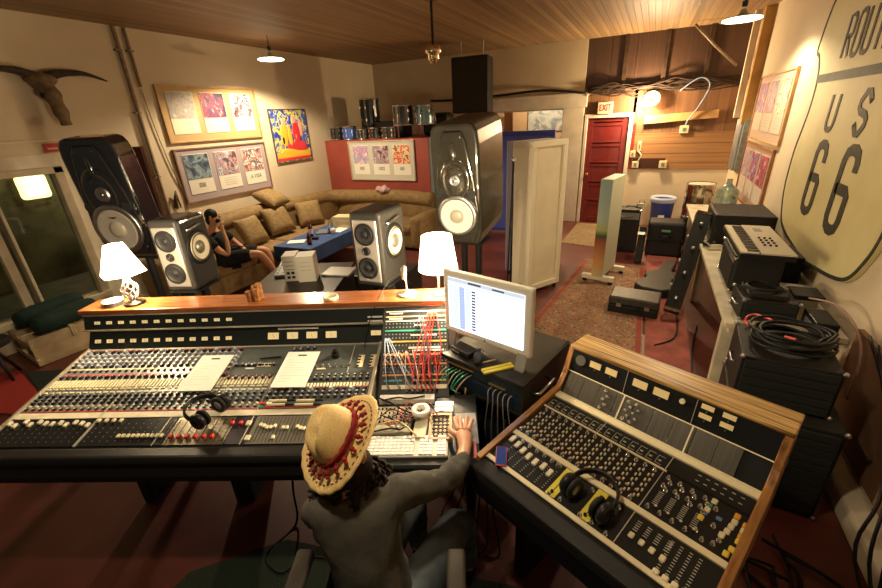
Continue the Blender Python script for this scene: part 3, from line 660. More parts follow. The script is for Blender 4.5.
# ================================================================== LEFT SIDE CRATES
CRW = mat('crate_wood', (.42, .32, .19), .7, noise=.2, nscale=7); GREENB = mat('dark_green_cloth', (.012, .028, .022), .8, bump=.4, nscale=12)
o = thing('wooden_crate', 'pale slatted wooden rack holding dark green rolls under the window', 'crate', (-5.62, 1.78, 0), R(-6))
m = MB(); [m.b2(-.32+.2*k, -.29+.2*k, -.36, .36, 0, .3) for k in range(4)]; [m.b2(-.34, .36, -.37, -.34, z, z+.07) for z in (.02, .2)]; [m.b2(-.34, .36, .34, .37, z, z+.07) for z in (.02, .2)]; m.b2(-.3, .34, -.02, .02, .2, .32)
m.build('slats', CRW, o, bevel=.004)
def bolster(loc, rz, L, r, label):
    o = thing('green_bolster', label, 'cushion', loc, rz); m = MB(); pts = [(0, -L/2+L*i/18, r) for i in range(19)]
    m.tube(pts, [r*(.75+.25*min(1, 3*min(i, 18-i)/9))*(1+.08*(i % 2)) for i in range(19)], n=14); m.build('gathered_cover', GREENB, o, smooth=True); return o
bolster((-5.80, 1.80, .30), R(8), .62, .10, 'dark green gathered roll on the rack side nearer the window')
bolster((-5.42, 1.78, .30), R(8), .58, .10, 'dark green gathered roll on the rack side nearer the console')
o = thing('yellow_toolbox', 'small orange-yellow tool bag beside the slatted rack', 'bag', (-4.72, 1.72, 0), R(20)); MB().b2(-.15, .15, -.1, .1, 0, .18).build('bag_body', mat('ochre_canvas', (.5, .26, .06), .7, noise=.4, nscale=20), o, bevel=.03); MB().tube([(-.1, 0, .17), (-.05, 0, .25), (.05, 0, .25), (.1, 0, .17)], .012).build('handle', BLACKM, o)
o = thing('stool', 'small black round stool at the far left below the window', 'stool', (-5.40, 1.15, 0)); MB().cyl((0, 0, .36), (0, 0, .42), .15, n=24).build('seat', BLACKM, o, bevel=.01)
for k in range(3): MB().tube([(0, 0, .36), (.15*math.cos(k*2.09), .15*math.sin(k*2.09), 0)], .014).build('leg', BLACK, o)
# ================================================================== MIXING CONSOLE
CO = Vector((-.5787, 1.312, 0)); CA = R(23.8)
def cw(u, v, z=0): return (CO.x+u*math.cos(CA)-v*math.sin(CA), CO.y+u*math.sin(CA)+v*math.cos(CA), z)
SL = R(9.5); TS = math.tan(SL)
def pz(v): return .80+v*TS
console = thing('mixing_console', 'long analogue mixing console with rows of knobs, faders and lit cream meters', 'mixing console', CO, CA)
PANEL = mat('console_grey_panel', (.085, .10, .10), .45, .2, noise=.12, nscale=30)
PANELL = mat('channel_strip_grey', (.20, .22, .24), .4, .3); FPAN = mat('fader_panel_black', (.012, .0125, .014), .35)
BODY = mat('console_body', (.02, .022, .022), .45); LEATH = mat('black_leather_rest', (.011, .010, .010), .5, bump=.08, nscale=90)
U0, U1 = -2.335, -.478
m = MB(); m.prism([(-.04, .62), (-.04, .775), (0, .795), (.69, pz(.69)-.004), (.80, .90), (.80, .62)], U0+.02, U1-.01, 'x')
m.build('console_body', BODY, console)
for u in (U0+.01, U1-.005): MB().prism([(-.02, .60), (-.02, .80), (0, .812), (.70, pz(.70)+.012), (.80, .98), (.93, 1.14), (.93, .60)], u-.012, u+.008, 'x').build('end_cheek', mat('pale_metal_edge', (.45, .40, .30), .4, .4), console, bevel=.003)
m = MB(); m.prism([(-.082, .752), (-.088, .782), (-.072, .805), (-.02, .805), (-.002, .80), (-.002, .70), (-.10, .70)], U0-.03, -.472, 'x'); m.build('arm_rest', LEATH, console, bevel=.012)
for u, wd in ((-2.0, .07), (-1.38, .12), (-.75, .07)): MB().b2(u-wd/2, u+wd/2, .36, .72, 0, .63).build('pedestal', BODY, console, bevel=.01)
PM = Matrix.Translation((0, 0, .80)) @ Matrix.Rotation(SL, 4, 'X')     # panel frame: x=u, y=along slope, z=normal
def S(v): return v/math.cos(SL)
def pnl(name, u0, u1, v0, v1, mt, h0=.0, h1=.003, bevel=0):
    m = MB(); m.M = PM; m.b2(u0, u1, S(v0), S(v1), h0, h1); return m.build(name, mt, console, bevel=bevel)
pnl('channel_panel', U0+.02, -1.32, .21, .69, PANELL); pnl('channel_panel', -1.318, -1.047, .21, .45, PANELL); pnl('channel_panel', -1.043, U1-.018, .21, .452, PANEL)
pnl('master_panel', -1.318, -.645, .455, .69, PANEL); pnl('master_panel', -.640, U1-.018, .455, .69, PANEL)
pnl('fader_panel', U0+.02, -1.43, .005, .165, FPAN); pnl('fader_panel', -1.425, -1.13, .005, .165, mat('olive_steel', (.34, .30, .22), .28, .8))
pnl('fader_panel', -1.125, -1.03, .005, .165, mat('plum_black', (.03, .022, .035), .4)); pnl('fader_panel', -1.025, U1-.018, .005, .165, mat('grey_fader_plate', (.22, .21, .18), .35, .5))
pnl('scribble_strip', U0+.02, U1-.018, .170, .206, mat('masking_tape_strip', (.72, .66, .5), .7, noise=.06, nscale=30), .003, .006)
TRIMM = mat('satin_trim', (.62, .58, .50), .35, .5)
for u in (-1.85,): pnl('divider', u-.0035, u+.0035, .0, .69, TRIMM, .002, .010)
for (u, v0, v1) in ((-1.045, .0, .45), (-.64, .455, .69), (-1.47, .0, .165)): pnl('divider', u-.002, u+.002, v0, v1, TRIMM, .002, .007)
pnl('rear_trim', U0+.01, U1, .688, .70, TRIMM, .0, .012)
for v, mt in ((.528, CREAM), (.481, mat('dull_red_line', (.5, .08, .07), .5)), (.702-.012, MATS['dull_red_line']), (.216, MATS['dull_red_line'])):
    pnl('colour_line', U0+.03, -1.325 if v > .46 else U1-.02, v-.004, v+.004, mt, .003, .0055)
pnl('button_panel', -1.26, -1.21, .535, .548, WHITE, .003, .006); pnl('button_panel', -1.18, -1.10, .52, .548, CREAM, .003, .006); pnl('button_panel', -1.24, -1.19, .503, .513, WHITE, .003, .006); pnl('button_panel', -.82, -.77, .487, .498, CREAM, .003, .006)
for u in (-.575, -.505): pnl('button_panel', u-.018, u+.012, .50, .60, CREAM, .003, .006)
# knob and button field -------------------------------------------------------
def knob_mesh(name, r, h, body, cap, pointer=True):
    m = MB(); m.lathe([(r*1.15, 0), (r*1.12, h*.35), (r*.85, h*.42), (r*.78, h*.93), (r*.66, h)], n=12, m=0); m.cyl((0, 0, h*.98), (0, 0, h*1.06), r*.66, n=12, m=1)
    if pointer: m.box((0, r*.4, h*1.07), (r*.16, r*.7, h*.08), m=2)
    bmesh.ops.recalc_face_normals(m.bm, faces=m.bm.faces); me = bpy.data.meshes.new(name); m.bm.to_mesh(me); m.bm.free()
    for q in (body, cap, WHITE): me.materials.append(q)
    return me
KG = mat('grey_knob', (.22, .23, .26), .4); KB = mat('black_knob', (.02, .02, .022), .35); KW = mat('pale_cap', (.62, .62, .62), .35); KR = mat('red_cap', (.35, .05, .05), .4); KBL = mat('blue_grey_cap', (.30, .36, .45), .4); KC = mat('cream_cap', (.62, .55, .36), .4); KGR = mat('green_lamp', (.3, .45, .08), .4)
kn = {'w': knob_mesh('knob_white', .0115, .017, KG, KW), 'b': knob_mesh('knob_blue', .0115, .017, KG, KBL), 'r': knob_mesh('knob_red', .0115, .017, KB, KR), 'k': knob_mesh('knob_black', .0105, .015, KB, KG),
      'c': knob_mesh('knob_cream', .008, .008, KC, KC, False), 'g': knob_mesh('knob_green', .008, .008, KB, KGR, False), 'm': knob_mesh('knob_metal', .008, .014, CHROME, STEEL), 's': knob_mesh('knob_small', .0075, .012, KB, KC)}
def box_mesh(name, d, mt, bev=.002):
    m = MB(); m.box((0, 0, d[2]/2), d); bmesh.ops.bevel(m.bm, geom=m.bm.edges[:], offset=bev, segments=1, affect='EDGES')
    me = bpy.data.meshes.new(name); m.bm.to_mesh(me); m.bm.free()
    for q in (mt if isinstance(mt, list) else [mt]): me.materials.append(q)
    return me
def place_parts(items, parent, frame, cam_local, single, plural, cap=96):
    """items: (mesh, x, y, rot). The nearest are parts of their own; the rest one part."""
    P = sorted(items, key=lambda t: (frame @ Vector((t[1], t[2], 0)) - cam_local).length)
    for me, x, y, rt in P[:cap]:
        o = bpy.data.objects.new(single, me); C.objects.link(o); o.parent = parent; o.matrix_local = frame @ Matrix.Translation((x, y, .003)) @ Matrix.Rotation(rt, 4, 'Z')
    rest = P[cap:]
    if rest:
        bm = bmesh.new(); mats = []
        for me, x, y, rt in rest:
            n0 = len(bm.verts); f0 = len(bm.faces); off = []
            for q in me.materials:
                if q not in mats: mats.append(q)
            bm.from_mesh(me); bm.verts.ensure_lookup_table(); bm.faces.ensure_lookup_table(); T = frame @ Matrix.Translation((x, y, .003)) @ Matrix.Rotation(rt, 4, 'Z')
            for v in bm.verts[n0:]: v.co = T @ v.co
            for f in bm.faces[f0:]: f.material_index = mats.index(me.materials[f.material_index])
        me = bpy.data.meshes.new(plural); bm.to_mesh(me); bm.free()
        for q in mats: me.materials.append(q)
        o = bpy.data.objects.new(plural, me); C.objects.link(o); o.parent = parent; o['kind'] = 'stuff'
cam_c = Vector((0, -1.434, 2.15))
items = []; N1 = 26; ch = [-2.297+.0385*i for i in range(N1)]
rows_top = [(.672, 'r', 'w'), (.641, 'b', 'b'), (.606, 'w', 'b'), (.577, 'w', 'w'), (.548, 'k', 'w'), (.459, 'r', 'k')]
for i, u in enumerate(ch):
    for v, a, b in rows_top:
        items.append((kn[a if (i*7+int(v*1000)) % 3 else b], u, S(v), rnd.uniform(-2, 2)))
    items.append((kn['s'], u, S(.510), 0))
ch2 = [-2.297+.0385*i for i in range(33)]
for i, u in enumerate(ch2):
    if u > -1.32: items.append((kn['r'], u, S(.432), rnd.uniform(-1, 1)))
    for v, a in ((.320, 'k'), (.293, 'k'), (.272, 'k'), (.250, 'g' if 12 < i < 30 and i % 4 != 1 else 'c'), (.229, 's')): items.append((kn[a], u, S(v), rnd.uniform(-2, 2)))
ch3 = [-1.022+.036*i for i in range(15)]
for i, u in enumerate(ch3):
    for v, a in ((.437, 's'), (.412, 'k'), (.337, 'r' if i % 3 else 'w'), (.312, 'k'), (.285, 'k')): items.append((kn[a], u, S(v), rnd.uniform(-2, 2)))
for i in range(5): items.append((kn['k'], -1.30+.035*i, S(.535), 0)); items.append((kn['s'], -1.17+.022*i, S(.536), 0))
for i in range(6): items.append((kn['m'], -.83+.038*i, S(.512), 0)); items.append((kn['k'], -1.0+.04*(i % 4), S(.665 if i < 4 else .65), 0))
for u in (-.59, -.52):
    for v in (.51, .535, .56, .585): items.append((kn['s'], u, S(v), 0))
place_parts(items, console, PM, cam_c, 'knob', 'far_knobs')
# big monitor-level knob
m = MB(); m.M = PM; m.cyl((-.735, S(.595), .002), (-.735, S(.595), .03), .026, .022, n=24); m.cyl((-.735, S(.595), .03), (-.735, S(.595), .05), .013, n=16); m.build('level_knob', BLACK, console, bevel=.002)
# slim cream strips (long buttons)
cs = box_mesh('cream_strip', (.0125, .058, .006), CREAM); cbt = box_mesh('cream_button', (.026, .011, .006), CREAM)
items = []
for i, u in enumerate(ch2):
    for du in (-.0095, .0095): items.append((cs, u+du, S(.410), 0))
for u in ch3:
    for du in (-.009, .009): items.append((box_mesh('cream_strip_short', (.012, .030, .006), CREAM), u+du, S(.367), 0))
place_parts(items, console, PM, cam_c, 'cream_strip', 'far_cream_strips', 60)
items = [(cbt, u, S(v), 0) for u in ch2 for v in (.371, .345)]
place_parts(items, console, PM, cam_c, 'cream_button', 'far_cream_buttons', 50)
# fader slots and caps
m = MB(); m.M = PM
for u in [-2.297+.0385*i for i in range(31)]: m.b2(u-.0016, u+.0016, S(.02), S(.15), .003, .0045, m=0)
for u in [-1.0+.0175*i for i in range(29)]: m.b2(u-.001, u+.001, S(.012), S(.158), .003, .0045, m=1)
for i in range(31):
    for k in range(5): m.b2(-2.297+.0385*i+.010, -2.297+.0385*i+.014, S(.03+.025*k), S(.034+.025*k), .003, .004, m=2)
m.build('fader_slots', [BLACK, FPAN, KG], console)['kind'] = 'stuff'
def fcap(nm, mt, d=(.017, .028, .014)): return box_mesh(nm, d, mt, .003)
fw_, fr_, fc_ = fcap('cap_white', mat('ivory_cap', (.75, .68, .52), .4)), fcap('cap_red', RED, (.018, .022, .016)), fcap('cap_cream', CREAM, (.016, .022, .012))
caps = [.138, .125, .150, .130, .146, .135, .132, .138, .126, .140, .133, .122]
F = []
for i, v in enumerate(caps): F.append((fw_, -2.297+.0385*i, S(v), 0))
for i in range(4): F.append((fc_, -1.835+.0385*i, S(.150), 0))
for i in range(10): F.append((fc_, -1.665+.0385*i*.62*1.0, S(.055), 0))
for i in range(6): F.append((fr_, -1.40+.0405*i, S(.047), 0))
for u, v in ((-1.132, .121), (-1.088, .120)): F.append((fr_, u, S(v), 0))
F.append((fcap('cap_square', CREAM, (.026, .03, .01)), -1.05, S(.12), 0)); F.append((fcap('cap_square', CREAM, (.026, .03, .01)), -1.02, S(.035), 0))
for u, v in ((-.985, .108), (-.968, .102), (-.948, .093), (-.930, .093), (-.912, .100), (-.898, .036), (-.868, .090), (-.850, .09), (-.80, .095), (-.782, .085), (-.764, .082), (-.745, .092), (-.70, .1), (-.66, .08), (-.6, .09), (-.55, .1)): F.append((fc_, u, S(v), 0))
place_parts(F, console, PM, cam_c, 'fader_cap', 'fader_caps', 100)
# markers lying on the console
for (u, v, mt, lb, cl) in ((-.945, .245, CREAM, 'cream marker pen with black cap above the tape strip, upper of two', 'pen'), (-.945, .218, CREAM, 'cream marker pen lying just above the tape strip, lower of two', 'pen'), (-.80, .243, CREAM, 'yellowish pencil with dark tip on the console beside the hat brim, upper', 'pencil'), (-.80, .215, CREAM, 'yellowish pen with thin tip on the console beside the hat brim, lower', 'pen')):
    o = thing('marker_pen', lb, cl, cw(u, v, pz(v)+.021), CA, 'pens on the console'); m = MB(); m.cyl((-.05, 0, 0), (.045, 0, 0), .007, n=10); m.build('barrel', mt, o); m = MB(); m.cyl((.045, 0, 0), (.085, 0, 0), .0075, .004, n=10); m.build('pen_cap', BLACK, o)
o = MB().cyl((-.06, 0, 0), (.06, 0, 0), .005, n=8).build('pen', BLACK, loc=cw(-1.12, .585, pz(.585)+.012), rz=CA+R(8)); tag(o, 'thin black pen lying on the grey master panel between the two paper sheets', 'pen')
for u, v, mt in ((-1.035, .247, RED), (-1.0, .247, WHITE), (-1.03, .222, mat('green_plastic', (.02, .2, .12), .4)), (-.995, .222, RED)):
    m = MB(); m.M = PM; m.b2(u-.014, u+.014, S(v)-.007, S(v)+.007, .003, .009); m.build('indicator', mt, console, bevel=.001)
# meter bridge
m = MB(); m.prism([(.69, .905), (.765, 1.035), (.94, 1.035), (.94, .80), (.80, .80)], -2.33, -.46, 'x', m=0); m.prism([(.742, 1.036), (.772, 1.128), (.94, 1.128), (.94, 1.036)], -2.345, -.45, 'x', m=0)
m.build('meter_bridge', mat('bridge_black_green', (.022, .028, .027), .4), console, bevel=.004)
m = MB(); m.b2(-2.345, -.46, .735, .745, 1.036, 1.044); m.b2(-2.345, -.08, .765, .775, 1.126, 1.133); m.build('bridge_trim', TRIMM, console)
# tilted frames for the meters
a1_ = math.atan2(.13, .075); MB1 = Matrix.Translation((0, .69, .905)) @ Matrix.Rotation(a1_, 4, 'X'); a2_ = math.atan2(.092, .03); MB2 = Matrix.Translation((0, .742, 1.036)) @ Matrix.Rotation(a2_, 4, 'X')
METER = mat('lit_meter_face', (.75, .62, .30), .5, emis=(1, .75, .35), estr=.35)
def meter(M_, u, s, w=.036, h=.022, mt=METER):
    m = MB(); m.M = M_; m.b2(u-w/2, u+w/2, s-h/2, s+h/2, .0, .004); m.b2(u-w/2-.003, u+w/2+.003, s-h/2-.003, s-h/2, 0, .006, m=1); m.box((u, s-.001, .0045), (.0012, h*.7, .001), rz=.5, m=1); m.build('meter', [mt, BLACK], console)
for i in range(12): meter(MB1, -2.27+.0775*i*.985, .075); meter(MB2, -2.255+.0775*i*.985, .050, .034, .018)
for u in (-1.15, -1.03, -.91, -.79): meter(MB1, u, .080, .066, .040)
meter(MB1, -.515, .083, .06, .03)
m = MB(); m.M = MB1; m.b2(-1.12, -.87, .118, .128, .0, .003); m.b2(-.55, -.46, .128, .1385, 0, .003); split_build(m, 'label_tape', PAPER, console)
m = MB(); m.M = MB2; m.b2(-.56, -.47, .01, .02, .0, .003); m.b2(-.56, -.47, .035, .045, .0, .003); split_build(m, 'label_tape', PAPER, console)
# wooden top
m = MB(); m.b2(-2.36, -.06, .76, .95, 1.134, 1.168); m.build('wooden_top', WOODSH, console, bevel=.006)
m = MB(); m.b2(-.475, -.474, .757, .76, 1.134, 1.168); m.build('wood_joint', BLACK, console)
# patch bay section
m = MB(); m.prism([(.345, .787), (.345, .79), (.76, 1.128), (.94, 1.128), (.94, .80)], -.455, -.075, 'x'); m.build('patch_bay_body', BODY, console)
m = MB(); m.prism([(-.125, .735), (-.125, .775), (-.115, .785), (.365, .785), (.365, .60), (.9, .60), (.9, .55), (.3, .55), (.2, .74)], -.47, .065, 'x'); m.build('side_desk', BODY, console)
MB().b2(-.0, .06, .3, .8, 0, .6).build('pedestal', BODY, console)
ap = math.atan2(.338, .415); LP = math.hypot(.338, .415); PB = Matrix.Translation((0, .345, .790)) @ Matrix.Rotation(ap, 4, 'X') @ Matrix.Diagonal((1, LP/.48, 1, 1))
m = MB(); m.M = PB
rows = [(.05, KC, .02), (.11, mat('patch_orange', (.75, .28, .05), .5), .008), (.165, MATS['patch_orange'], .008), (.215, mat('patch_cream', (.7, .6, .35), .5), .008), (.285, mat('patch_yellow', (.75, .50, .08), .5), .008), (.345, mat('patch_green', (.03, .35, .22), .5), .009), (.40, PAPER, .006), (.425, MATS['patch_cream'], .006), (.455, PAPER, .006)]
mats_ = []; 
for s_, mt, h in rows:
    if mt not in mats_: mats_.append(mt)
    m.b2(-.44, -.085, s_-h/2, s_+h/2, .0, .003, m=mats_.index(mt))
split_build(m, 'patch_strip', mats_, console)
m = MB(); m.M = PB; mats_ = [MATS['patch_yellow'], mat('patch_teal', (.05, .35, .38), .5), PAPER]
m.b2(-.27, -.09, .078, .086, 0, .003, m=0); m.b2(-.43, -.33, .078, .086, 0, .003, m=1); m.b2(-.30, -.12, .245, .256, 0, .003, m=2); m.b2(-.28, -.10, .232, .240, 0, .003, m=2); m.b2(-.29, -.14, .315, .323, 0, .003, m=2); m.b2(-.42, -.34, .44, .447, 0, .003, m=2); m.b2(-.42, -.34, .41, .417, 0, .003, m=2); m.b2(-.27, -.2, .37, .378, 0, .003, m=2)
split_build(m, 'label_tape', mats_, console)
jack = []; 
m = MB(); m.M = PB
for s_ in (.125, .15, .18, .2, .235, .265, .305, .325, .365, .385):
    for k in range(18): m.cyl((-.435+.0203*k, s_, 0), (-.435+.0203*k, s_, .003), .0038, n=6)
m.build('patch_jacks', KG, console)['kind'] = 'stuff'
def pbp(u, s_, n=.02):
    q = PB @ Vector((u, s_, n)); return cw(q.x, q.y, q.z)
cols = {'red': mat('red_patch', (.75, .05, .03), .4), 'orange': mat('orange_patch', (.7, .25, .08), .4), 'blue': mat('blue_patch', (.25, .35, .5), .4), 'dark': mat('dark_patch', (.06, .07, .10), .4), 'grey': mat('grey_patch', (.45, .42, .38), .4)}
rr = random.Random(3)
def patch(c, a, b, sag):
    p0 = pbp(a[0], a[1], .006); p1 = pbp(a[0], a[1]-.005, .04); q0 = pbp(b[0], b[1], .006); q1 = pbp(b[0], b[1]-.005, .045)
    mid = pbp((a[0]+b[0])/2+rr.uniform(-.03, .03), (a[1]+b[1])/2-sag, .055+.03*rr.random())
    o = thing('patch_cable', f'{c} patch cable looped across the patch bay beside the monitor', 'patch cable', (0, 0, 0), 0, f'{c} patch cables on the patch bay')
    MB().tube(spline([p0, p1, mid, q1, q0], 6), .0028, n=6).build('cable', cols[c], o)
    for a_, b_ in ((p0, p1), (q0, q1)): MB().cyl(a_, Vector(a_).lerp(Vector(b_), .8), .0048, n=8).build('plug', cols[c], o)
for i in range(6): patch('red', (-.19+.010*i, .43), (-.27+.025*i, .04), .02)
for i in range(5): patch('red', (-.30+.038*i, .215), (-.26+.030*i, .11-.01*(i % 3)), .08)
for i in range(7): patch('orange', (-.43+.022*i, .215), (-.43+.024*i, .165), .01)
for i in range(6): patch('red', (-.22+.022*i, .215), (-.24+.022*i, .165), .0)
for i in range(4): patch('blue', (-.43+.01*i, .285), (-.40+.06*i, .05), .05)
for i in range(3): patch('dark', (-.24+.012*i, .40), (-.20+.02*i, .06), .04)
for i in range(3): patch('grey', (-.35+.04*i, .215), (-.30+.03*i, .03), .04)

# ---- things on the desk
def on_panel(u, v, h=.0): return cw(u, v, pz(v)+h)
for (u, v, rot, lb) in ((-1.435, .455, R(0), 'white paper sheet lying on the knobs, left of the grey master panel'), (-.925, .467, R(-1), 'white paper sheet lying on the console nearest the straw hat')):
    o = thing('clipboard_sheet', lb, 'paper', on_panel(u, v, .028), CA+rot); T_ = Matrix.Rotation(SL, 4, 'X')
    m = MB(); m.M = T_; m.b2(-.095, .095, -.142, .142, -.001, .002); m.build('sheet', PAPER, o)
    m = MB(); m.M = T_; m.b2(-.025, .025, .105, .115, .002, .0035); m.build('clip_slot', KB, o)
    m = MB(); m.M = T_
    for k in range(9): m.b2(-.07, -.07+.1*rr.random()+.03, .07-.021*k, .072-.021*k, .002, .0024)
    m.build('pencil_lines', mat('faint_pencil', (.62, .58, .52), .8), o)
def headphones(label, loc, rot, spread=.085, r=.085):
    o = thing('headphones', label, 'headphones', loc); o.rotation_euler = rot
    PAD = mat('headphone_pad', (.012, .012, .012), .55); 
    pts = [(r*math.cos(a)*1.0, r*math.sin(a)+.03, 0) for a in [R(-15+210*i/20) for i in range(21)]]
    m = MB()
    for k in (-.009, 0, .009): m.tube([(p[0], p[1], p[2]+k) for p in pts], .0055, n=6)
    m.build('headband', BLACK, o)
    for s_ in (-1, 1):
        m = MB(); T = Matrix.Translation((s_*(r-.012), -.01, 0)) @ Matrix.Rotation(s_*R(90), 4, 'Y')
        m.lathe([(0, -.012), (.030, -.012), (.04, -.002), (.043, .012), (.036, .022), (.02, .022), (.018, .016), (0, .016)], T=T, n=24); m.build('ear_cup', BLACK, o)
        m = MB(); m.lathe([(0, .024), (.020, .026), (.024, .03)], T=Matrix.Translation((s_*(r-.012), -.01, 0)) @ Matrix.Rotation(s_*R(90), 4, 'Y') @ Matrix.Rotation(PI, 4, 'X'), n=20); m.build('cup_ring', STEEL, o)
        MB().lathe([(.022, .018), (.040, .016), (.044, .027), (.035, .036), (.022, .032)], T=Matrix.Translation((s_*(r-.012), -.01, 0)) @ Matrix.Rotation(-s_*R(90), 4, 'Y'), n=20).build('ear_pad', PAD, o)
    return o
headphones('black over-ear headphones lying on the long console left of the hat', on_panel(-1.255, .155, .055), (R(15), 0, CA+R(75)))
# items on the wooden top
WT = 1.168
o = thing('tin_ashtray', 'round dark tin with a pale top at the left end of the wooden console top', 'tin', cw(-2.18, .84, WT)); MB().cyl((0, 0, 0), (0, 0, .028), .058, n=28).build('tin_body', mat('dark_tin', (.12, .13, .15), .35, .6), o); MB().lathe([(0, .029), (.05, .029), (.053, .033), (.058, .033), (.058, .028)], n=28).build('rim', mat('pale_tin', (.72, .72, .70), .5), o)
o = thing('wood_block', 'small rough wooden block standing on the console top', 'block', cw(-1.27, .84, WT), CA); m = MB()
for k, (x, y) in enumerate(((-.025, -.01), (.02, -.005), (0, .02), (.03, .025))): m.box((x, y, .035+.006*k), (.03, .035, .07+.012*k), rz=.2*k)
m.build('carved_wood', mat('rough_wood', (.36, .15, .045), .6, noise=.4, nscale=40), o, bevel=.005)
o = thing('ashtray', 'small ivory round dish on the console top right of the wooden block', 'ashtray', cw(-.79, .83, WT)); MB().lathe([(0, .004), (.03, .005), (.036, .02), (.042, .022), (.045, .015), (.046, 0), (0, 0)], n=28).build('dish', mat('ivory_ceramic', (.72, .66, .48), .3), o)
LSHADE = mat('lit_lamp_shade', (.9, .8, .6), .8, emis=(1, .72, .38), estr=9)
def table_lamp(name, label, loc, kind, power):
    o = thing(name, label, 'lamp', loc, CA)
    if kind == 'L':
        MB().lathe([(0, .0), (.055, 0), (.06, .006), (.05, .014), (.02, .022), (.012, .03)], n=28).build('base', mat('dark_bronze', (.05, .045, .04), .3, .7), o)
        m = MB(); 
        for k in range(6):
            a0 = k*PI/3; pts = [((.012+.034*math.sin(PI*t/10))*math.cos(a0+t*.28), (.012+.034*math.sin(PI*t/10))*math.sin(a0+t*.28), .03+.13*t/10) for t in range(11)]
            m.tube(pts, .0055, n=6)
        m.build('twisted_cage', mat('silver_grey_wire', (.4, .4, .42), .3, .8), o)
        MB().cyl((0, 0, .16), (0, 0, .24), .008).build('neck', STEEL, o); zb, zt, rb, rt, n = .205, .385, .125, .055, 6
    else:
        MB().lathe([(0, .0), (.042, 0), (.045, .006), (.02, .014), (.01, .03)], n=28).build('base', mat('pale_bronze', (.4, .36, .28), .3, .6), o)
        MB().cyl((0, 0, .02), (0, 0, .22), .008).build('pole', STEEL, o); zb, zt, rb, rt, n = .165, .365, .118, .088, 36
    T = Matrix.Rotation(R(20), 4, 'Z')
    m = MB(); m.lathe([(rb, zb), (rt, zt)], n=n, T=T); sh = m.build('lamp_shade', LSHADE, o)
    for p in sh.data.polygons: p.use_smooth = n > 8
    md = sh.modifiers.new('thick', 'SOLIDIFY'); md.thickness = .003
    MB().ball((0, 0, (zb+zt)/2), .028).build('bulb', EMW, o, smooth=True)
    for z_, k_ in ((zt+.03, .5), (zb-.03, .5)):
        l = bpy.data.lights.new('lamp_light', 'POINT'); l.energy = power*k_; l.color = (1, .80, .50); l.shadow_soft_size = .05
        lo = bpy.data.objects.new('lamp_light', l); C.objects.link(lo); lo.location = (loc[0], loc[1], loc[2]+z_)
    return o
ll = table_lamp('table_lamp', 'glowing table lamp with angular shade and twisted wire base, left end of the console top', cw(-2.05, .85, WT), 'L', 42)
table_lamp('table_lamp', 'glowing table lamp with round drum-like shade behind the monitor', cw(-.125, .85, WT), 'R', 105)
# talkback microphone
o = thing('desk_microphone', 'small grey desk microphone on a round base on the console top', 'microphone', cw(-.325, .86, WT)); MB().lathe([(0, 0), (.058, 0), (.06, .006), (.055, .012), (.012, .016), (.01, .02)], n=28).build('base', mat('warm_grey_enamel', (.5, .47, .40), .4), o)
MB().tube([(0, 0, .015), (0, .0, .07), (-.008, 0, .12)], .006).build('stem', STEEL, o); MB().tube([(-.012, 0, .10), (-.012, 0, .145), (-.008, 0, .17), (0, 0, .185)], [.014, .020, .019, .010], n=14).build('microphone_head', mat('mic_silver', (.42, .40, .34), .35, .6), o)
cable('thin_cable', [cw(-.46, .86, WT+.05), cw(-.49, .80, WT+.01), cw(-.53, .74, 1.09), cw(-.57, .70, 1.0), cw(-.575, .66, .925)], .003, RUBBER, 'thin black cable draped over the wooden top down to the meter bridge')
cable('thin_cable', [cw(-.46, .86, WT+.05), cw(-.40, 1.0, WT+.08), cw(-.33, 1.2, 1.1)], .003, RUBBER, 'thin black cable rising behind the wooden top beside the right speaker')
# desk with keyboard
DZ_ = .786
KEYW = mat('keyboard_white', (.85, .84, .80), .35); KEYG = mat('key_gap_grey', (.55, .54, .5), .5)
o = thing('computer_keyboard', 'white computer keyboard in front of the hat wearer', 'keyboard', cw(-.30, -.015, DZ_), CA); MB().b2(-.215, .225, -.065, .062, 0, .012).build('keyboard_case', KEYG, o, bevel=.004)
m = MB()
for j in range(6):
    for i in range(21):
        if i in (14, 18) : continue
        m.b2(-.208+.0203*i, -.208+.0203*i+.0178, -.058+.0195*j, -.058+.0195*j+.0165, .012, .019)
m.build('keys', KEYW, o, bevel=.0015)
o = thing('mouse_pad', 'grey mouse pad under the typing hand', 'mouse pad', cw(.012, .105, DZ_), CA+R(2)); MB().b2(-.05, .05, -.105, .105, 0, .004).build('pad_surface', mat('pad_grey', (.3, .3, .3), .7, noise=.3, nscale=15), o)
o = thing('computer_mouse', 'pale computer mouse under the hand of the person in the hat', 'mouse', cw(-.0, .105, DZ_+.004), CA); MB().ball((0, 0, .009), 1, (.03, .052, .016), 16).build('mouse_body', KEYW, o, smooth=True)
o = thing('carved_box', 'small wooden frame with a dark fretwork pattern beside the tape roll', 'box', cw(-.112, .105, DZ_), CA)
m = MB(); m.b2(-.055, .055, -.09, -.075, 0, .02); m.b2(-.055, .055, .075, .09, 0, .02); m.b2(-.055, -.042, -.075, .075, 0, .02); m.b2(.042, .055, -.075, .075, 0, .02); m.build('wooden_rim', mat('gold_brown_wood', (.36, .20, .06), .5), o)
MB().b2(-.042, .042, -.075, .075, .0, .012).build('fretwork_ground', mat('fret_gold', (.22, .14, .05), .5), o)
m = MB()
for j in range(6):
    for i in range(4):
        m.M = Matrix.Translation((-.031+.0207*i, -.062+.0248*j, .0)); m.lathe([(.0045, .012), (.0045, .0145), (.0075, .0145), (.0075, .012)], n=8); m.box((0, .011, .0132), (.004, .006, .0026)); m.box((.010, 0, .0132), (.005, .003, .0026))
m.build('fretwork', BLACKM, o)
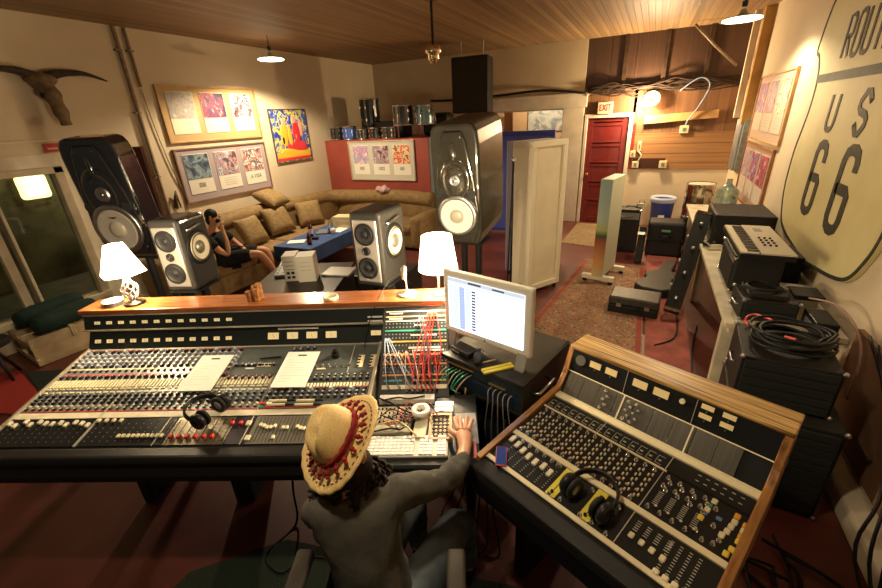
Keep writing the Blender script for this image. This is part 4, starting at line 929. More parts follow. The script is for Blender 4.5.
o = thing('tape_roll', 'fat roll of white paper tape lying on a tape dispenser', 'tape roll', cw(-.21, .18, DZ_+.03), CA); MB().lathe([(.024, 0), (.024, .03), (.045, .03), (.045, 0), (.024, 0)], n=28).build('roll', mat('white_tape', (.8, .76, .66), .7), o)
o = thing('tape_dispenser', 'cream desk tape dispenser by the keyboard', 'dispenser', cw(-.205, .12, DZ_), CA+R(-4)); MB().prism([(-.095, 0), (-.095, .022), (.03, .026), (.095, .026), (.095, 0)], -.032, .032, 'x').build('dispenser_body', mat('dull_cream', (.58, .52, .36), .5), o, bevel=.005)
o = thing('paper_strip', 'long white paper strip at the foot of the patch bay', 'paper', cw(-.27, .315, DZ_), CA); MB().b2(-.17, .12, -.022, .022, .0, .03).build('paper_stack', mat('bright_paper', (.85, .82, .74), .6), o, bevel=.002)
o = thing('white_box', 'small white box right of the paper strip, below the patch bay', 'box', cw(-.10, .245, DZ_), CA); MB().b2(-.045, .05, -.04, .04, 0, .022).build('box_body', WHITE, o, bevel=.003); MB().b2(-.045, .05, -.008, .006, .022, .0235).build('dark_band', BLACK, o)
o = thing('small_mixer', 'small cream desktop mixer with rows of tiny knobs above the keyboard', 'mixer', cw(-.34, .165, DZ_), CA); MB().b2(-.10, .085, -.10, .09, 0, .018).build('mixer_body', mat('cream_mixer', (.38, .34, .24), .5), o, bevel=.003)
sm_kn = box_mesh('mini_knob', (.008, .008, .010), KB, .002); sm_kr = box_mesh('mini_knob_r', (.008, .008, .010), RED, .002)
for j in range(4):
    for i in range(9):
        q = bpy.data.objects.new('knob', sm_kr if (i*3+j*5) % 11 == 0 else sm_kn); C.objects.link(q); q.parent = o; q.location = (-.09+.02*i, -.03+.032*j, .018)
for k, (pts, mt, lb) in enumerate((([(-.44, .30), (-.36, .25), (-.30, .20), (-.23, .17)], RUBBER, 'black lead with red plug across the small desktop mixer'), ([(-.42, .28), (-.34, .30), (-.28, .29), (-.2, .31)], RUBBER, 'black lead lying on the white paper strip'), ([(-.40, .10), (-.33, .12), (-.28, .09), (-.22, .02)], mat('brass_lead', (.5, .4, .15), .4), 'yellowish lead in front of the small desktop mixer'), ([(-.42, .05), (-.35, .07), (-.30, .06)], RUBBER, 'short black lead left of the yellowish lead'))):
    cable('audio_lead', [cw(a, b, DZ_+.038) for a, b in pts], .004, mt, lb)
o = thing('red_lighter', 'small pinkish red bar at the right edge of the desk below the mouse pad', 'lighter', cw(.045, -.04, DZ_), CA); MB().b2(-.008, .008, -.05, .045, 0, .012).build('lighter_body', mat('pink_red', (.6, .15, .12), .4), o, bevel=.003)
rd = random.Random(21)
for k in range(9):
    u0 = -.43+.02*k; pts = [(u0, .09+.15*rd.random()), (u0+.06, .10+.15*rd.random()), (u0+.11, .06+.2*rd.random()), (u0+.17, .08+.15*rd.random())]
    cable('audio_lead', [cw(a, b, DZ_+.034+.006*rd.random()) for a, b in pts], .0032, [RUBBER, RUBBER, mat('dull_red_lead', (.4, .03, .03), .5)][k % 3], ('dull red' if k % 3 == 2 else 'thin black')+' lead tangled over the small desktop mixer', group=('red' if k % 3 == 2 else 'black')+' leads tangled over the mixer')
# ---- rack cabinet with monitor
RA = R(-14.5); RO = Vector((-.92, 1.75, 0))
def rw(u, v, z=0): return (RO.x+u*math.cos(RA)-v*math.sin(RA), RO.y+u*math.sin(RA)+v*math.cos(RA), z)
rack = thing('rack_cabinet', 'black rack cabinet with handles and patch leads, monitor standing on it', 'rack', RO, RA)
m = MB(); m.b2(0, .545, 0, .53, .93, .95); m.b2(0, .02, 0, .53, .76, .95); m.b2(.525, .545, 0, .53, .76, .95); m.b2(0, .545, 0, .53, .755, .775); m.b2(.02, .525, .50, .53, .76, .95); m.build('cabinet', mat('rack_black', (.028, .026, .023), .3, noise=.3, nscale=10), rack, bevel=.004)
m = MB(); m.b2(.02, .525, .01, .03, .86, .925, m=0); m.b2(.02, .525, .005, .03, .78, .855, m=1); fu_ = m.build('front_unit', [mat('rack_unit_dark', (.02, .03, .045), .35), mat('rack_unit_blue', (.02, .035, .06), .3)], rack, bevel=.002)
m = MB(); m.b2(.05, .24, -.0, .01, .905, .912); m.b2(.34, .44, -.0, .01, .875, .884); split_build(m, 'brass_strip', mat('brass_strip', (.5, .36, .16), .3, .8), fu_)
MB().tube([(.548, .08, .86), (.585, .09, .87), (.59, .17, .875), (.585, .25, .87), (.548, .26, .86)], .008).build('handle', STEEL, rack)
m = MB(); m.b2(0.02, .06, .02, .06, 0, .76); m.b2(.49, .53, .02, .06, 0, .76); m.b2(.02, .06, .46, .5, 0, .76); m.b2(.49, .53, .46, .5, 0, .76); m.build('stand', BLACK, rack)
m = MB(); m.b2(.06, .49, .08, .45, .30, .60); m.b2(.06, .49, .08, .45, .62, .72); m.build('lower_units', BODY, rack, bevel=.004)
rl = random.Random(5)
for k in range(8):
    u = .03+.025*k; c_ = ('green_lead', (.05, .30, .18)) if k % 3 != 1 else ('tan_lead', (.35, .26, .16))
    cable('rack_lead', [rw(u+.03, .0, .89), rw(u+.02, -.05, .885), rw(u-.02+.03*rl.random(), -.09, .83), rw(u+.03-.05*rl.random(), -.07, .80)], .0035, mat(*c_, .4), ('green' if 'green' in c_[0] else 'tan')+' lead hanging from the front of the monitor rack', group=c_[0]+'s on the rack')
for k in range(5):
    u = .36+.03*k
    cable('rack_lead', [rw(u, .0, .865), rw(u, -.03, .86), rw(u+.005, -.04, .8), rw(u+.01*k-.02, -.03, .62), rw(u-.02, .0, .42)], .0035, mat('grey_lead', (.28, .27, .26), .4), 'grey lead with pale plug hanging from the right of the rack front', group='grey leads on the rack')
cable('yellow_lead', [rw(.20, -.01, .80), rw(.23, -.06, .70), rw(.30, -.10, .55), rw(.34, -.12, .35), rw(.36, -.15, .05)], .005, mat('dull_yellow_lead', (.42, .35, .12), .5), 'dull yellow cable hanging down to the floor below the rack')
for k in range(6):
    cable('floor_cable', [rw(.15+.06*k, .0, .70), rw(.16+.06*k, -.06, .45), rw(.2+.05*k, -.12+.03*rl.random(), .2), rw(.16+.08*k, -.22, .012), rw(.25+.05*k, -.35+.08*rl.random(), .012)], .005, RUBBER, 'black cable hanging tangled from the rack to the floor', group='black cables below the rack')
# monitor
BEZ = mat('monitor_bezel', (.70, .66, .56), .3)
mon = thing('computer_monitor', 'white-framed flat computer monitor showing a track list, standing on the rack', 'monitor', rw(.237, .12, .95), RA)
m = MB(); W2 = .275; Hm0, Hm1 = .075, .455
m.b2(-W2, W2, 0, .035, Hm0, Hm1); m.build('monitor_case', BEZ, mon, bevel=.012)
scr = bpy.data.materials.new('screen'); scr.use_nodes = True; nt = scr.node_tree; b = nt.nodes['Principled BSDF']; b.inputs['Base Color'].default_value = (.02, .02, .02, 1); b.inputs['Emission Color'].default_value = (.80, .88, 1, 1); b.inputs['Emission Strength'].default_value = 1.5; b.inputs['Roughness'].default_value = .2
MB().b2(-.237, .233, -.004, 0, .115, .415).build('screen', scr, mon)
def emi(n, c, s=1): return mat(n, (.02, .02, .02), .3, emis=c, estr=s)
SB, SG, SDK, SLB = emi('screen_blue', (.42, .52, .9), .9), emi('screen_grey', (.6, .64, .72), .9), emi('screen_dark', (.08, .09, .12), .6), emi('screen_light_blue', (.62, .70, .95), 1.1)
m = MB(); Y_ = -.0055
def sb(x0, x1, z0, z1, k, dy=0): m.b2(x0, x1, Y_-dy, -.004, z0, z1, m=k)
sb(-.237, .233, .395, .415, 1); sb(-.10, -.02, .400, .411, 2, .0005); sb(.05, .12, .400, .409, 2, .0005); sb(-.237, .233, .378, .393, 3)
sb(-.225, -.205, .125, .375, 3); sb(-.198, -.165, .125, .375, 3); sb(-.16, -.125, .125, .375, 0); sb(-.12, -.085, .125, .375, 3)
for k in range(14): sb(-.078, -.055, .135+.017*k, .145+.017*k, 2)
for k in range(15): sb(-.225, -.085, .123+.0175*k, .1245+.0175*k, 1, .001)
m.build('track_list', [SB, SG, SDK, SLB], mon)
for s_ in (-1, 1):
    m = MB(); m.M = Matrix.Translation((s_*.225, 0, 0)); m.prism([(-.03, 0), (.0, 0), (.02, .07), (.035, .12), (.02, .12), (.0, .09)], -.028, .028, 'x'); m.build('clear_foot', mat('clear_foot', (.75, .75, .7), .1, trans=.7), mon, bevel=.004)
MB().ball((-.0, -.002, .092), 1, (.007, .002, .008), 10).build('emblem', KG, mon)
# things lying on the rack
o = thing('card_reader', 'small black box with a cable lying under the monitor on the rack', 'box', rw(.13, .09, .95), RA+R(-10)); MB().b2(-.07, .07, -.05, .03, 0, .035).build('reader_body', BLACK, o, bevel=.006); MB().b2(-.06, .0, -.0515, -.05, .01, .022).build('front_label', KG, o)
o = thing('sunglasses_case', 'rounded black case standing beside the black box under the monitor', 'case', rw(.24, .06, .95), RA+R(30)); MB().ball((0, 0, .028), 1, (.03, .075, .027), 16).build('case_body', BLACK, o, smooth=True)
o = thing('tan_pencil', 'short tan stick on the rack top before the monitor', 'pencil', rw(.285, .07, .953), RA+R(60)); MB().b2(-.05, .05, -.004, .004, 0, .006).build('stick', mat('tan_stick', (.5, .32, .18), .6), o)
o = thing('yellow_ruler_case', 'bright yellow slim case lying on the rack below the monitor', 'case', rw(.365, .05, .95), RA+R(58)); m = MB(); m.b2(-.085, .085, -.022, .022, 0, .012); m.build('case_body', mat('bright_yellow', (.72, .56, .03), .4), o, bevel=.003); MB().b2(-.083, .083, -.003, .003, .0115, .0125).build('groove', mat('dark_yellow', (.3, .22, .02), .5), o)

# ================================================================== SIDECAR CONSOLE
SO = Vector((-.46, 1.27, 0)); SA = R(-23)
def sw(u, v, z=0): return (SO.x+u*math.cos(SA)-v*math.sin(SA), SO.y+u*math.sin(SA)+v*math.cos(SA), z)
side = thing('sidecar_console', 'compact wooden-cased mixing console standing at an angle in the right foreground', 'mixing console', SO, SA)
ZEB = mat('zebra_wood', (.15, .065, .016), .35, col2=(.66, .43, .16), nscale=3, stretch=(1.0, 30, 30), coat=.3); ZEBV = mat('zebra_wood_cheek', (.14, .05, .013), .4, col2=(.40, .19, .055), nscale=3, stretch=(16, 1.2, 6), coat=.3)
s5 = R(5); t5 = math.tan(s5); SP = Matrix.Translation((0, 0, .80)) @ Matrix.Rotation(s5, 4, 'X'); SW = .845
def zc(v): return .80+v*t5
MB().prism([(-.02, .60), (-.02, .79), (0, .797), (.55, zc(.55)-.004), (.63, .94), (.66, 1.046), (.80, 1.046), (.80, .60)], 0, SW, 'x').build('console_body', BLACKM, side)
m = MB(); m.prism([(-.075, .66), (-.08, .75), (-.07, .785), (-.02, .80), (.0, .80), (.0, .62), (-.06, .62)], -.02, SW+.02, 'x'); m.build('arm_rest', LEATH, side, bevel=.01)
prof = [(-.035, .77), (-.035, .815), (.55, zc(.55)+.03), (.60, .93), (.650, 1.052), (.80, 1.052), (.80, .62), (.0, .62), (-.035, .74)]
for u0 in (-.028, SW): MB().prism(prof, u0, u0+.028, 'x').build('wooden_cheek', ZEBV, side, bevel=.003)
m = MB(); m.b2(-.022, SW+.029, .650, .80, 1.052, 1.075); m.build('wooden_top', ZEB, side, bevel=.006)
for u in (.08, SW-.14): MB().b2(u, u+.06, .12, .7, 0, .61).build('stand_leg', BLACK, side)
def sp_(name, u0, u1, v0, v1, mt, h0=0, h1=.003, bevel=0):
    m = MB(); m.M = SP; k = math.cos(s5); m.b2(u0, u1, v0/k, v1/k, h0, h1); return m.build(name, mt, side, bevel=bevel)
CRS = mat('cream_strip_paint', (.72, .64, .42), .45); SBK = mat('satin_black_panel', (.018, .017, .016), .35)
sp_('cream_rail', 0, SW, .0, .020, CRS, 0, .006); sp_('cream_rail', 0, SW, .178, .203, CRS, 0, .008); sp_('cream_rail', 0, SW, .505, .535, CRS, 0, .010); sp_('thin_rail', 0, .57, .415, .423, CRS, 0, .006)
sp_('fader_panel', 0, SW, .022, .176, SBK); sp_('channel_panel', 0, SW, .205, .413, SBK); sp_('upper_panel', 0, SW, .425, .503, SBK)
for u in (.275, .562): sp_('divider', u-.0015, u+.0015, .42, .503, TRIMM, .003, .006)
for u in (.562,): sp_('divider', u-.0015, u+.0015, .022, .413, TRIMM, .003, .006)
# channel strips
k5 = math.cos(s5); cam_s = Vector((SO.x, SO.y, 0)); 
camS = Matrix.Rotation(-SA, 4, 'Z') @ (Vector((0, 0, 2.15))-SO)
it = []; st_ = box_mesh('ivory_switch', (.006, .013, .010), mat('ivory_switch', (.66, .58, .42), .4), .0015); sr_ = box_mesh('pink_switch', (.007, .009, .008), mat('pink_switch', (.6, .25, .18), .4), .0015)
chs = [.022+.0362*i for i in range(15)]
for i, u in enumerate(chs):
    for j in range(5): it.append((st_, u, (.235+.030*j)/k5, 0)); it.append((st_, u+.012, (.245+.030*j)/k5, 0))
    it.append((sr_, u-.008, .228/k5, 0)); it.append((sr_, u-.006, .262/k5, 0))
place_parts(it, side, SP, camS, 'switch', 'far_switches', 95)
it = []
for i, u in enumerate(chs): it.append((kn['m'], u+.006, .392/k5, 0)); it.append((kn['m'], u-.006, .215/k5, 0))
for i in range(4):
    u = .595+.042*i
    for v in (.39, .37, .345, .33): it.append((kn['m'], u+(.007 if v in (.37, .33) else -.007), v/k5, 0))
    it.append((kn['m'], u-.012, .225/k5, 0)); it.append((kn['s'], u+.010, .24/k5, 0))
for i in range(7): it.append((kn['m'], .03+.038*i, .163/k5, 0))
for u, v in ((.30, .03), (.345, .035), (.43, .03), (.475, .035), (.53, .03), (.515, .15), (.41, .15), (.25, .16), (.755, .37), (.77, .30), (.80, .26), (.76, .225), (.735, .245), (.79, .235)): it.append((kn['m'], u, v/k5, 0))
place_parts(it, side, SP, camS, 'metal_knob', 'far_metal_knobs', 80)
# little white scales and lines on the panels
m = MB(); m.M = SP
for i in range(4):
    u = .595+.042*i
    for j in range(8): m.b2(u-.008, u+.010, (.25+.009*j)/k5, (.2525+.009*j)/k5, .003, .004)
for i in range(7):
    for j in range(9): m.b2(.045+.036*i, .052+.036*i, (.035+.012*j)/k5, (.037+.012*j)/k5, .003, .004)
for i in range(15):
    u = chs[i]; m.b2(u-.013, u+.013, .434/k5, .436/k5, .003, .004); m.b2(u-.013, u+.013, .478/k5, .480/k5, .003, .004); m.b2(u-.013, u-.011, .434/k5, .48/k5, .003, .004); m.b2(u-.006, u+.006, .45/k5, .458/k5, .003, .004)
for i in range(4):
    for j in range(12): m.b2(.70+.028*i-.006, .70+.028*i+.004, (.03+.0115*j)/k5, (.033+.0115*j)/k5, .003, .004)
    for j in range(5): m.b2(.585+.034*i, .60+.034*i, (.11+.01*j)/k5, (.113+.01*j)/k5, .003, .004)
for i in range(6):
    for j in range(2): m.b2(.66+.028*i, .672+.028*i, (.45+.03*j)/k5, (.454+.03*j)/k5, .003, .004)
m.build('scale_marks', mat('scale_grey', (.42, .40, .34), .6), side)['kind'] = 'stuff'
fi = fcap('cap_ivory_big', mat('ivory_big', (.72, .66, .52), .4), (.020, .036, .014)); fs_ = box_mesh('square_key', (.020, .022, .008), CREAM, .004); yb = box_mesh('yellow_key', (.018, .024, .008), mat('key_yellow', (.75, .55, .06), .45), .003); ob = box_mesh('orange_key', (.018, .024, .008), mat('key_orange', (.75, .35, .04), .45), .003); wb = box_mesh('white_key', (.018, .024, .008), mat('key_pale', (.7, .62, .42), .45), .003); gb = box_mesh('green_key', (.018, .016, .008), mat('key_green', (.05, .35, .18), .45), .003); bb = box_mesh('blue_key', (.018, .016, .008), mat('key_blue', (.10, .18, .4), .45), .003)
F = [(fi, .028+.037*i, v/k5, 0) for i, v in enumerate((.145, .135, .125, .115, .110, .115, .105))]
F += [(wb, .605+.035*i-.012, (.085-.002*i)/k5, 0) for i in range(4)] + [(fs_, .70+.028*i, .025/k5, 0) for i in range(4)]
place_parts(F, side, SP, camS, 'fader_cap', 'fader_caps', 90)
K = [(ob, .815, .39/k5, 0), (wb, .815, .362/k5, 0), (wb, .812, .336/k5, 0), (wb, .808, .31/k5, 0), (wb, .80, .285/k5, 0), (ob, .845, .37/k5, 0), (wb, .845, .345/k5, 0), (ob, .845, .32/k5, 0), (yb, .845, .295/k5, 0), (yb, .838, .255/k5, 0), (yb, .83, .228/k5, 0), (wb, .742, .40/k5, 0), (gb, .735, .375/k5, 0), (wb, .735, .35/k5, 0), (bb, .733, .33/k5, 0), (yb, .73, .305/k5, 0), (bb, .775, .34/k5, 0)]
place_parts(K, side, SP, camS, 'push_key', 'push_keys', 90)
for u in (.305, .445):
    m = MB(); m.M = SP; m.b2(u-.02, u+.02, .024/k5, .174/k5, .003, .007, m=0); m.b2(u-.0015, u+.0015, .05/k5, .155/k5, .007, .0075, m=1); m.cyl((u, .042/k5, .006), (u, .042/k5, .016), .006, n=10, m=1)
    m.build('yellow_fader_plate', [mat('chrome_yellow', (.70, .60, .08), .4), BLACK], side)
# sloped blank modules and black meter panel
g0 = Vector((.552, .853)); g1 = Vector((.620, .944)); ag = math.atan2(g1.y-g0.y, g1.x-g0.x); Lg = (g1-g0).length; GP = Matrix.Translation((0, g0.x, g0.y)) @ Matrix.Rotation(ag, 4, 'X')
BLANK = mat('brushed_blank_panel', (.16, .15, .13), .3, .7, noise=.15, nscale=4, stretch=(30, 1, 1))
for i in range(9):
    u0 = .012+.083*i
    if 10 > i >= 0:
        m = MB(); m.M = GP; m.b2(u0, min(u0+.081, .755), .0, Lg, -.01, .003); m.build('blank_module', BLANK, side, bevel=.001)
m = MB(); m.M = GP; m.b2(0, SW, -.008, 0, -.01, .008); m.b2(0, SW, Lg, Lg+.005, -.01, .006)
for u in (.292, .578): m.b2(u-.003, u+.003, 0, Lg, 0, .006)
m.build('module_rail', CRS, side)
m = MB(); m.M = GP; m.b2(.757, SW, .0, Lg, -.01, -.004); m.build('empty_bay', BLACK, side)
it = [(kn['m'], u+(.008 if j % 2 else -.008), .015+.02*j, 0) for u in (.215, .325, .36) for j in range(5)]
place_parts(it, side, GP, camS, 'metal_knob', 'module_knobs', 40)
h0 = Vector((.622, .948)); h1 = Vector((.650, 1.056)); ah = math.atan2(h1.y-h0.y, h1.x-h0.x); Lh = (h1-h0).length; HP = Matrix.Translation((0, h0.x, h0.y)) @ Matrix.Rotation(ah, 4, 'X')
m = MB(); m.M = HP; m.b2(0, SW, 0, Lh, -.01, .002); m.build('meter_panel', BLACK, side)
m = MB(); m.M = HP; [m.b2(u-.0012, u+.0012, 0, Lh, .002, .004) for u in (.278, .565)]; m.build('divider', TRIMM, side)
MET2 = mat('dim_meter', (.62, .47, .22), .5, emis=(1, .7, .3), estr=.12)
for (u, s_, wd, hh) in ((.125, .075, .055, .030), (.205, .075, .055, .030), (.34, .075, .062, .034), (.43, .075, .062, .034), (.605, .095, .045, .020), (.68, .095, .045, .020), (.605, .055, .045, .020), (.68, .055, .045, .020)):
    m = MB(); m.M = HP; m.b2(u-wd/2, u+wd/2, s_-hh/2, s_+hh/2, .002, .005); m.build('meter', MET2, side)
    m = MB(); m.M = HP; m.cyl((u, s_-hh/2-.010, .002), (u, s_-hh/2-.010, .005), .003, n=8); m.build('screw', STEEL, side)
m = MB(); m.M = HP; m.cyl((.048, .07, .0), (.048, .07, .006), .026, n=28); m.build('round_speaker', mat('speaker_mesh', (.10, .095, .085), .6), side)
m = MB(); m.M = HP; m.cyl((.515, .08, .0), (.515, .08, .012), .011, n=16); m.build('round_button', CREAM, side)
headphones('black over-ear headphones lying on the sidecar console by the yellow faders', sw(.425, .085, .855), (R(12), R(0), SA+R(-8)))
o = thing('mobile_phone', 'blue mobile phone in a red case on the corner of the sidecar console', 'phone', sw(.055, .035, .812), SA+R(-12)); o.rotation_euler = (R(5), 0, SA+R(38)); MB().b2(-.024, .024, -.05, .05, 0, .009).build('phone_case', mat('phone_red', (.6, .05, .06), .4), o, bevel=.004); MB().b2(-.021, .021, -.046, .046, .009, .0102).build('phone_screen', mat('phone_blue', (.03, .06, .28), .15), o)
# ================================================================== LOUDSPEAKERS
CONE = mat('speaker_cone_black', (.02, .02, .022), .45); SURR = mat('rubber_surround', (.012, .012, .012), .6); SILV = mat('silver_baffle', (.50, .46, .42), .35, .6); PALEC = mat('pale_cone', (.72, .66, .50), .5)
def driver(parent, c, r, axis, cone=CONE, name='driver', ring=None, depth=.03):
    """round driver facing along -y ('f') or +x ('s')"""
    T = Matrix.Translation(c) @ (Matrix.Rotation(R(90), 4, 'X') if axis == 'f' else Matrix.Rotation(R(90), 4, 'Y'))
    MB().lathe([(r*1.08, 0), (r*1.08, .007), (r*.98, .009), (r*.86, .010), (r*.80, .003)], T=T, n=32).build(name+'_ring', ring or SURR, parent)
    MB().lathe([(r*.88, .009), (r*.82, .016), (r*.76, .012), (r*.34, .001), (r*.32, .002), (r*.22, .010), (0, .015)], T=T, n=32).build(name, cone, parent)
def side_cap(parent, c, r):
    T = Matrix.Translation(c) @ Matrix.Rotation(R(90), 4, 'Y'); MB().lathe([(r*.42, .006), (r*.40, .012), (r*.2, .022), (0, .026)], T=T, n=24).build('dust_cap', mat('silver_cap', (.30, .28, .22), .35, .6), parent); MB().lathe([(r*.80, .0165), (r*.86, .0205), (r*.76, .0165)], T=T, n=32).build('surround', mat('brown_surround', (.10, .075, .04), .5), parent)
def monitor_speaker(label, u, v, z, rot, w=.245, h=.53, d=.33):
    o = thing('studio_monitor', label, 'speaker', cw(u, v, z), CA+rot, None)
    m = MB(); m.b2(0, w, 0, d, 0, h); m.build('cabinet', mat('monitor_satin_black', (.035, .033, .030), .32, coat=.3), o, bevel=.03, seg=4)
    sf = MB().b2(.028, w-.028, -.008, .02, .035, h-.05).build('silver_face', SILV, o, bevel=.012, seg=3)
    driver(sf, (w/2, -.008, h*.72), .072, 'f', name='midrange_driver'); driver(sf, (w/2, -.008, h*.27), .072, 'f', name='midrange_driver'); driver(sf, (w/2, -.008, h*.50), .028, 'f', name='tweeter', depth=.006)
    driver(o, (w, d*.50, h*.56), .118, 's', cone=PALEC, name='side_woofer', depth=.045); side_cap(o, (w, d*.50, h*.56), .118)
    MB().tube([(w-.002, d*.22, h*.83), (w+.012, d*.25, h*.835), (w+.012, d*.68, h*.87), (w-.002, d*.7, h*.87)], .011).build('side_handle', STEEL, o)
    return o
def stand(label, c, rz, h, w=.3, d=.3):
    o = thing('speaker_stand', label, 'stand', (c[0], c[1], 0), rz); MB().b2(-w/2, w/2, -d/2, d/2, h-.02, h).build('top_plate', BLACK, o, bevel=.003); MB().b2(-w/2-.03, w/2+.03, -d/2-.03, d/2+.03, 0, .03).build('base_plate', BLACK, o, bevel=.003)
    for x in (-.07, .07): MB().cyl((x, 0, .03), (x, 0, h-.02), .03).build('pole', BLACK, o)
    return o
monitor_speaker('black studio monitor with silver face between the left lamp and the seated visitor', -2.165, 1.29, 1.068, R(-4.7), .24, .53, .30)
q = cw(-2.04, 1.43); stand('black speaker stand holding the left studio monitor', q, CA+R(-4.7), 1.066, .24, .26)
monitor_speaker('black studio monitor with silver face and bright side woofer, beside the desk microphone', -.741, 1.28, 1.075, R(-20), .243, .53, .35)
q = cw(-.575, 1.40); stand('black speaker stand holding the right studio monitor', q, CA+R(-20), 1.073, .24, .26)
LACQ = mat('black_lacquer', (.010, .010, .012), .13, coat=1.0); LACB = mat('bronze_lacquer', (.045, .040, .030), .16, .3, coat=1.0); SMOKE = mat('grey_paper_cone', (.30, .27, .24), .5)
def main_speaker(label, u, v, z, rot, w, h, d, tilt, lac, side, cone):
    o = thing('main_loudspeaker', label, 'speaker', cw(u, v, z), 0); o.rotation_euler = (tilt, 0, CA+rot)
    # horn-shaped lacquered cabinet: wide shoulders, narrowing foot, rounded top
    prof = [(-.42, 0), (-.48, .10), (-.5, .25), (-.5, .84), (-.47, .94), (-.40, .99), (-.30, 1.0), (0, 1.0)]
    poly = [(a*w, b*h) for a, b in prof]+[(-a*w, b*h) for a, b in prof[::-1]][1:]
    m = MB(); m.prism(poly, 0, d, 'y'); m.build('cabinet', side, o, bevel=.025, seg=4)
    poly2 = [(-.34, .03), (-.44, .14), (-.47, .30), (-.40, .55), (-.25, .88), (-.18, .94), (.18, .94), (.25, .88), (.40, .55), (.47, .30), (.44, .14), (.34, .03)]
    m = MB(); m.prism([(a*w, b*h) for a, b in poly2], -.022, .01, 'y'); bf = m.build('lacquered_baffle', lac, o, bevel=.012, seg=3)
    T = Matrix.Translation((0, -.024, .56*h)) @ Matrix.Rotation(R(90), 4, 'X')
    MB().lathe([(.150*w/.4, 0), (.135*w/.4, .010), (.11*w/.4, .002), (.06*w/.4, -.012), (.045*w/.4, -.012)], T=T @ Matrix.Diagonal((.85, 1.15, 1, 1)), n=36).build('horn_dish', lac, bf)
    MB().lathe([(.052*w/.4, -.010), (.045*w/.4, .010), (.030*w/.4, .012), (.014, -.004), (.010, .010), (0, .014)], T=T, n=28).build('horn_throat', STEEL, bf)
    MB().ball((0, -.024, .78*h), 1, (.02, .014, .07*h/.9), 14).build('top_vane', lac, bf, smooth=True)
    driver(bf, (0, -.026, .26*h), .40*w, 'f', cone=cone, name='woofer', ring=STEEL, depth=.06); MB().lathe([(.15*w, -.001), (.145*w, .012), (.08*w, .022), (0, .026)], T=Matrix.Translation((0, -.026, .26*h)) @ Matrix.Rotation(R(90), 4, 'X'), n=28).build('woofer_cap', mat('pale_cap_grey', (.35, .32, .26), .35), bf)
    for s_ in (-1, 1): MB().cyl((s_*.33*w, -.030, .455*h), (s_*.33*w, -.015, .455*h), .036*w/.4, n=20).build('port', CONE, bf)
    m = MB(); [m.cyl((a*w, -.03, b*h), (a*w, -.02, b*h), .006, n=8) for a, b in ((-.15, .9), (.15, .9), (-.1, .66), (.1, .66), (-.28, .44), (.28, .44), (-.4, .1), (.4, .1))]; mm = m.build('bolts', CHROME, bf); mm['kind'] = 'stuff'
    return o
main_speaker('big glossy black main loudspeaker behind the left table lamp', -2.76, 1.80, 1.20, R(-4), .48, .95, .19, R(6), LACQ, LACQ, SMOKE)
main_speaker('big bronze-gleaming main loudspeaker above the right table lamp', .015, 1.92, 1.17, R(-22), .40, .95, .66, R(6), LACB, mat('dark_satin_side', (.03, .027, .02), .32, coat=.3), PALEC)
q = cw(-2.69, 1.96); stand('black stand under the big left main loudspeaker', q, CA, 1.18, .3, .2)
q = cw(.12, 2.2); stand('black stand under the big right main loudspeaker', q, CA+R(-24), 1.13, .3, .25)
m = MB(); q = cw(-2.80, 2.25, 0)
o = thing('wall_post', 'narrow dark reddish board standing behind the left main loudspeaker', 'board', q, CA); MB().b2(-.06, .06, 0, .04, 0, 2.05).build('board_face', mat('dark_red_board', (.06, .018, .012), .45, noise=.3, nscale=10), o)
def mic_stand(label, x, y, h, boom=None):
    o = thing('microphone_stand', label, 'stand', (x, y, 0)); MB().tube([(0, 0, .1), (0, 0, h)], .011).build('pole', BLACK, o)
    for k in range(3): MB().tube([(0, 0, .22), (.28*math.cos(k*2.1+.4), .28*math.sin(k*2.1+.4), .01)], .010).build('leg', BLACK, o)
    if boom: MB().tube([(0, 0, h), boom], .008).build('boom', BLACK, o); MB().ball((0, 0, h), .022).build('clamp', STEEL, o)
    return o
q = cw(.56, 2.75); mic_stand('black microphone stand in front of the tall blue panel', q[0], q[1], 1.75, (-.06, .05, .22))

# equipment shelf under right main speaker
q = cw(.36, 2.1, 0); sh = thing('equipment_shelf', 'open dark shelf crowded with audio gear beneath the right main loudspeaker', 'shelf', q, CA)
m = MB(); [m.b2(-.38, .30, -.2, .25, z, z+.02) for z in (.25, .52)]; m.build('shelf_boards', BLACKM, sh)
m = MB(); [m.b2(x, x+.03, y, y+.03, 0, .56) for x in (-.38, .27) for y in (-.2, .22)]; split_build(m, 'shelf_leg', STEEL, sh)
for k, (x, w_, z, h_, c_, lb) in enumerate(((-.2, .26, .545, .17, (.05, .05, .05), 'black amplifier with a round pale dial on the equipment shelf'), (.12, .24, .545, .12, (.16, .13, .12), 'brown-grey recorder on the equipment shelf, right of the amplifier'), (-.05, .4, .275, .15, (.03, .03, .03), 'black unit on the low board of the equipment shelf'))):
    q = cw(.36+x, 2.1-.02, z); o = thing('audio_device', lb, 'audio gear', (q[0], q[1], z), CA, 'devices on the equipment shelf'); MB().b2(-w_/2, w_/2, -.15, .15, 0, h_).build('housing', mat('gear_%d' % k, c_, .45), o, bevel=.006)
    MB().cyl((-w_*.2, -.155, h_*.5), (-w_*.2, -.15, h_*.5), h_*.28, n=20).build('dial', PAPER if k == 0 else STEEL, o); m = MB(); [m.b2(w_*(.05+.1*j), w_*(.1+.1*j), -.154, -.15, h_*.3, h_*.5) for j in range(4)]; m.build('button_row', RED if k == 2 else STEEL, o)
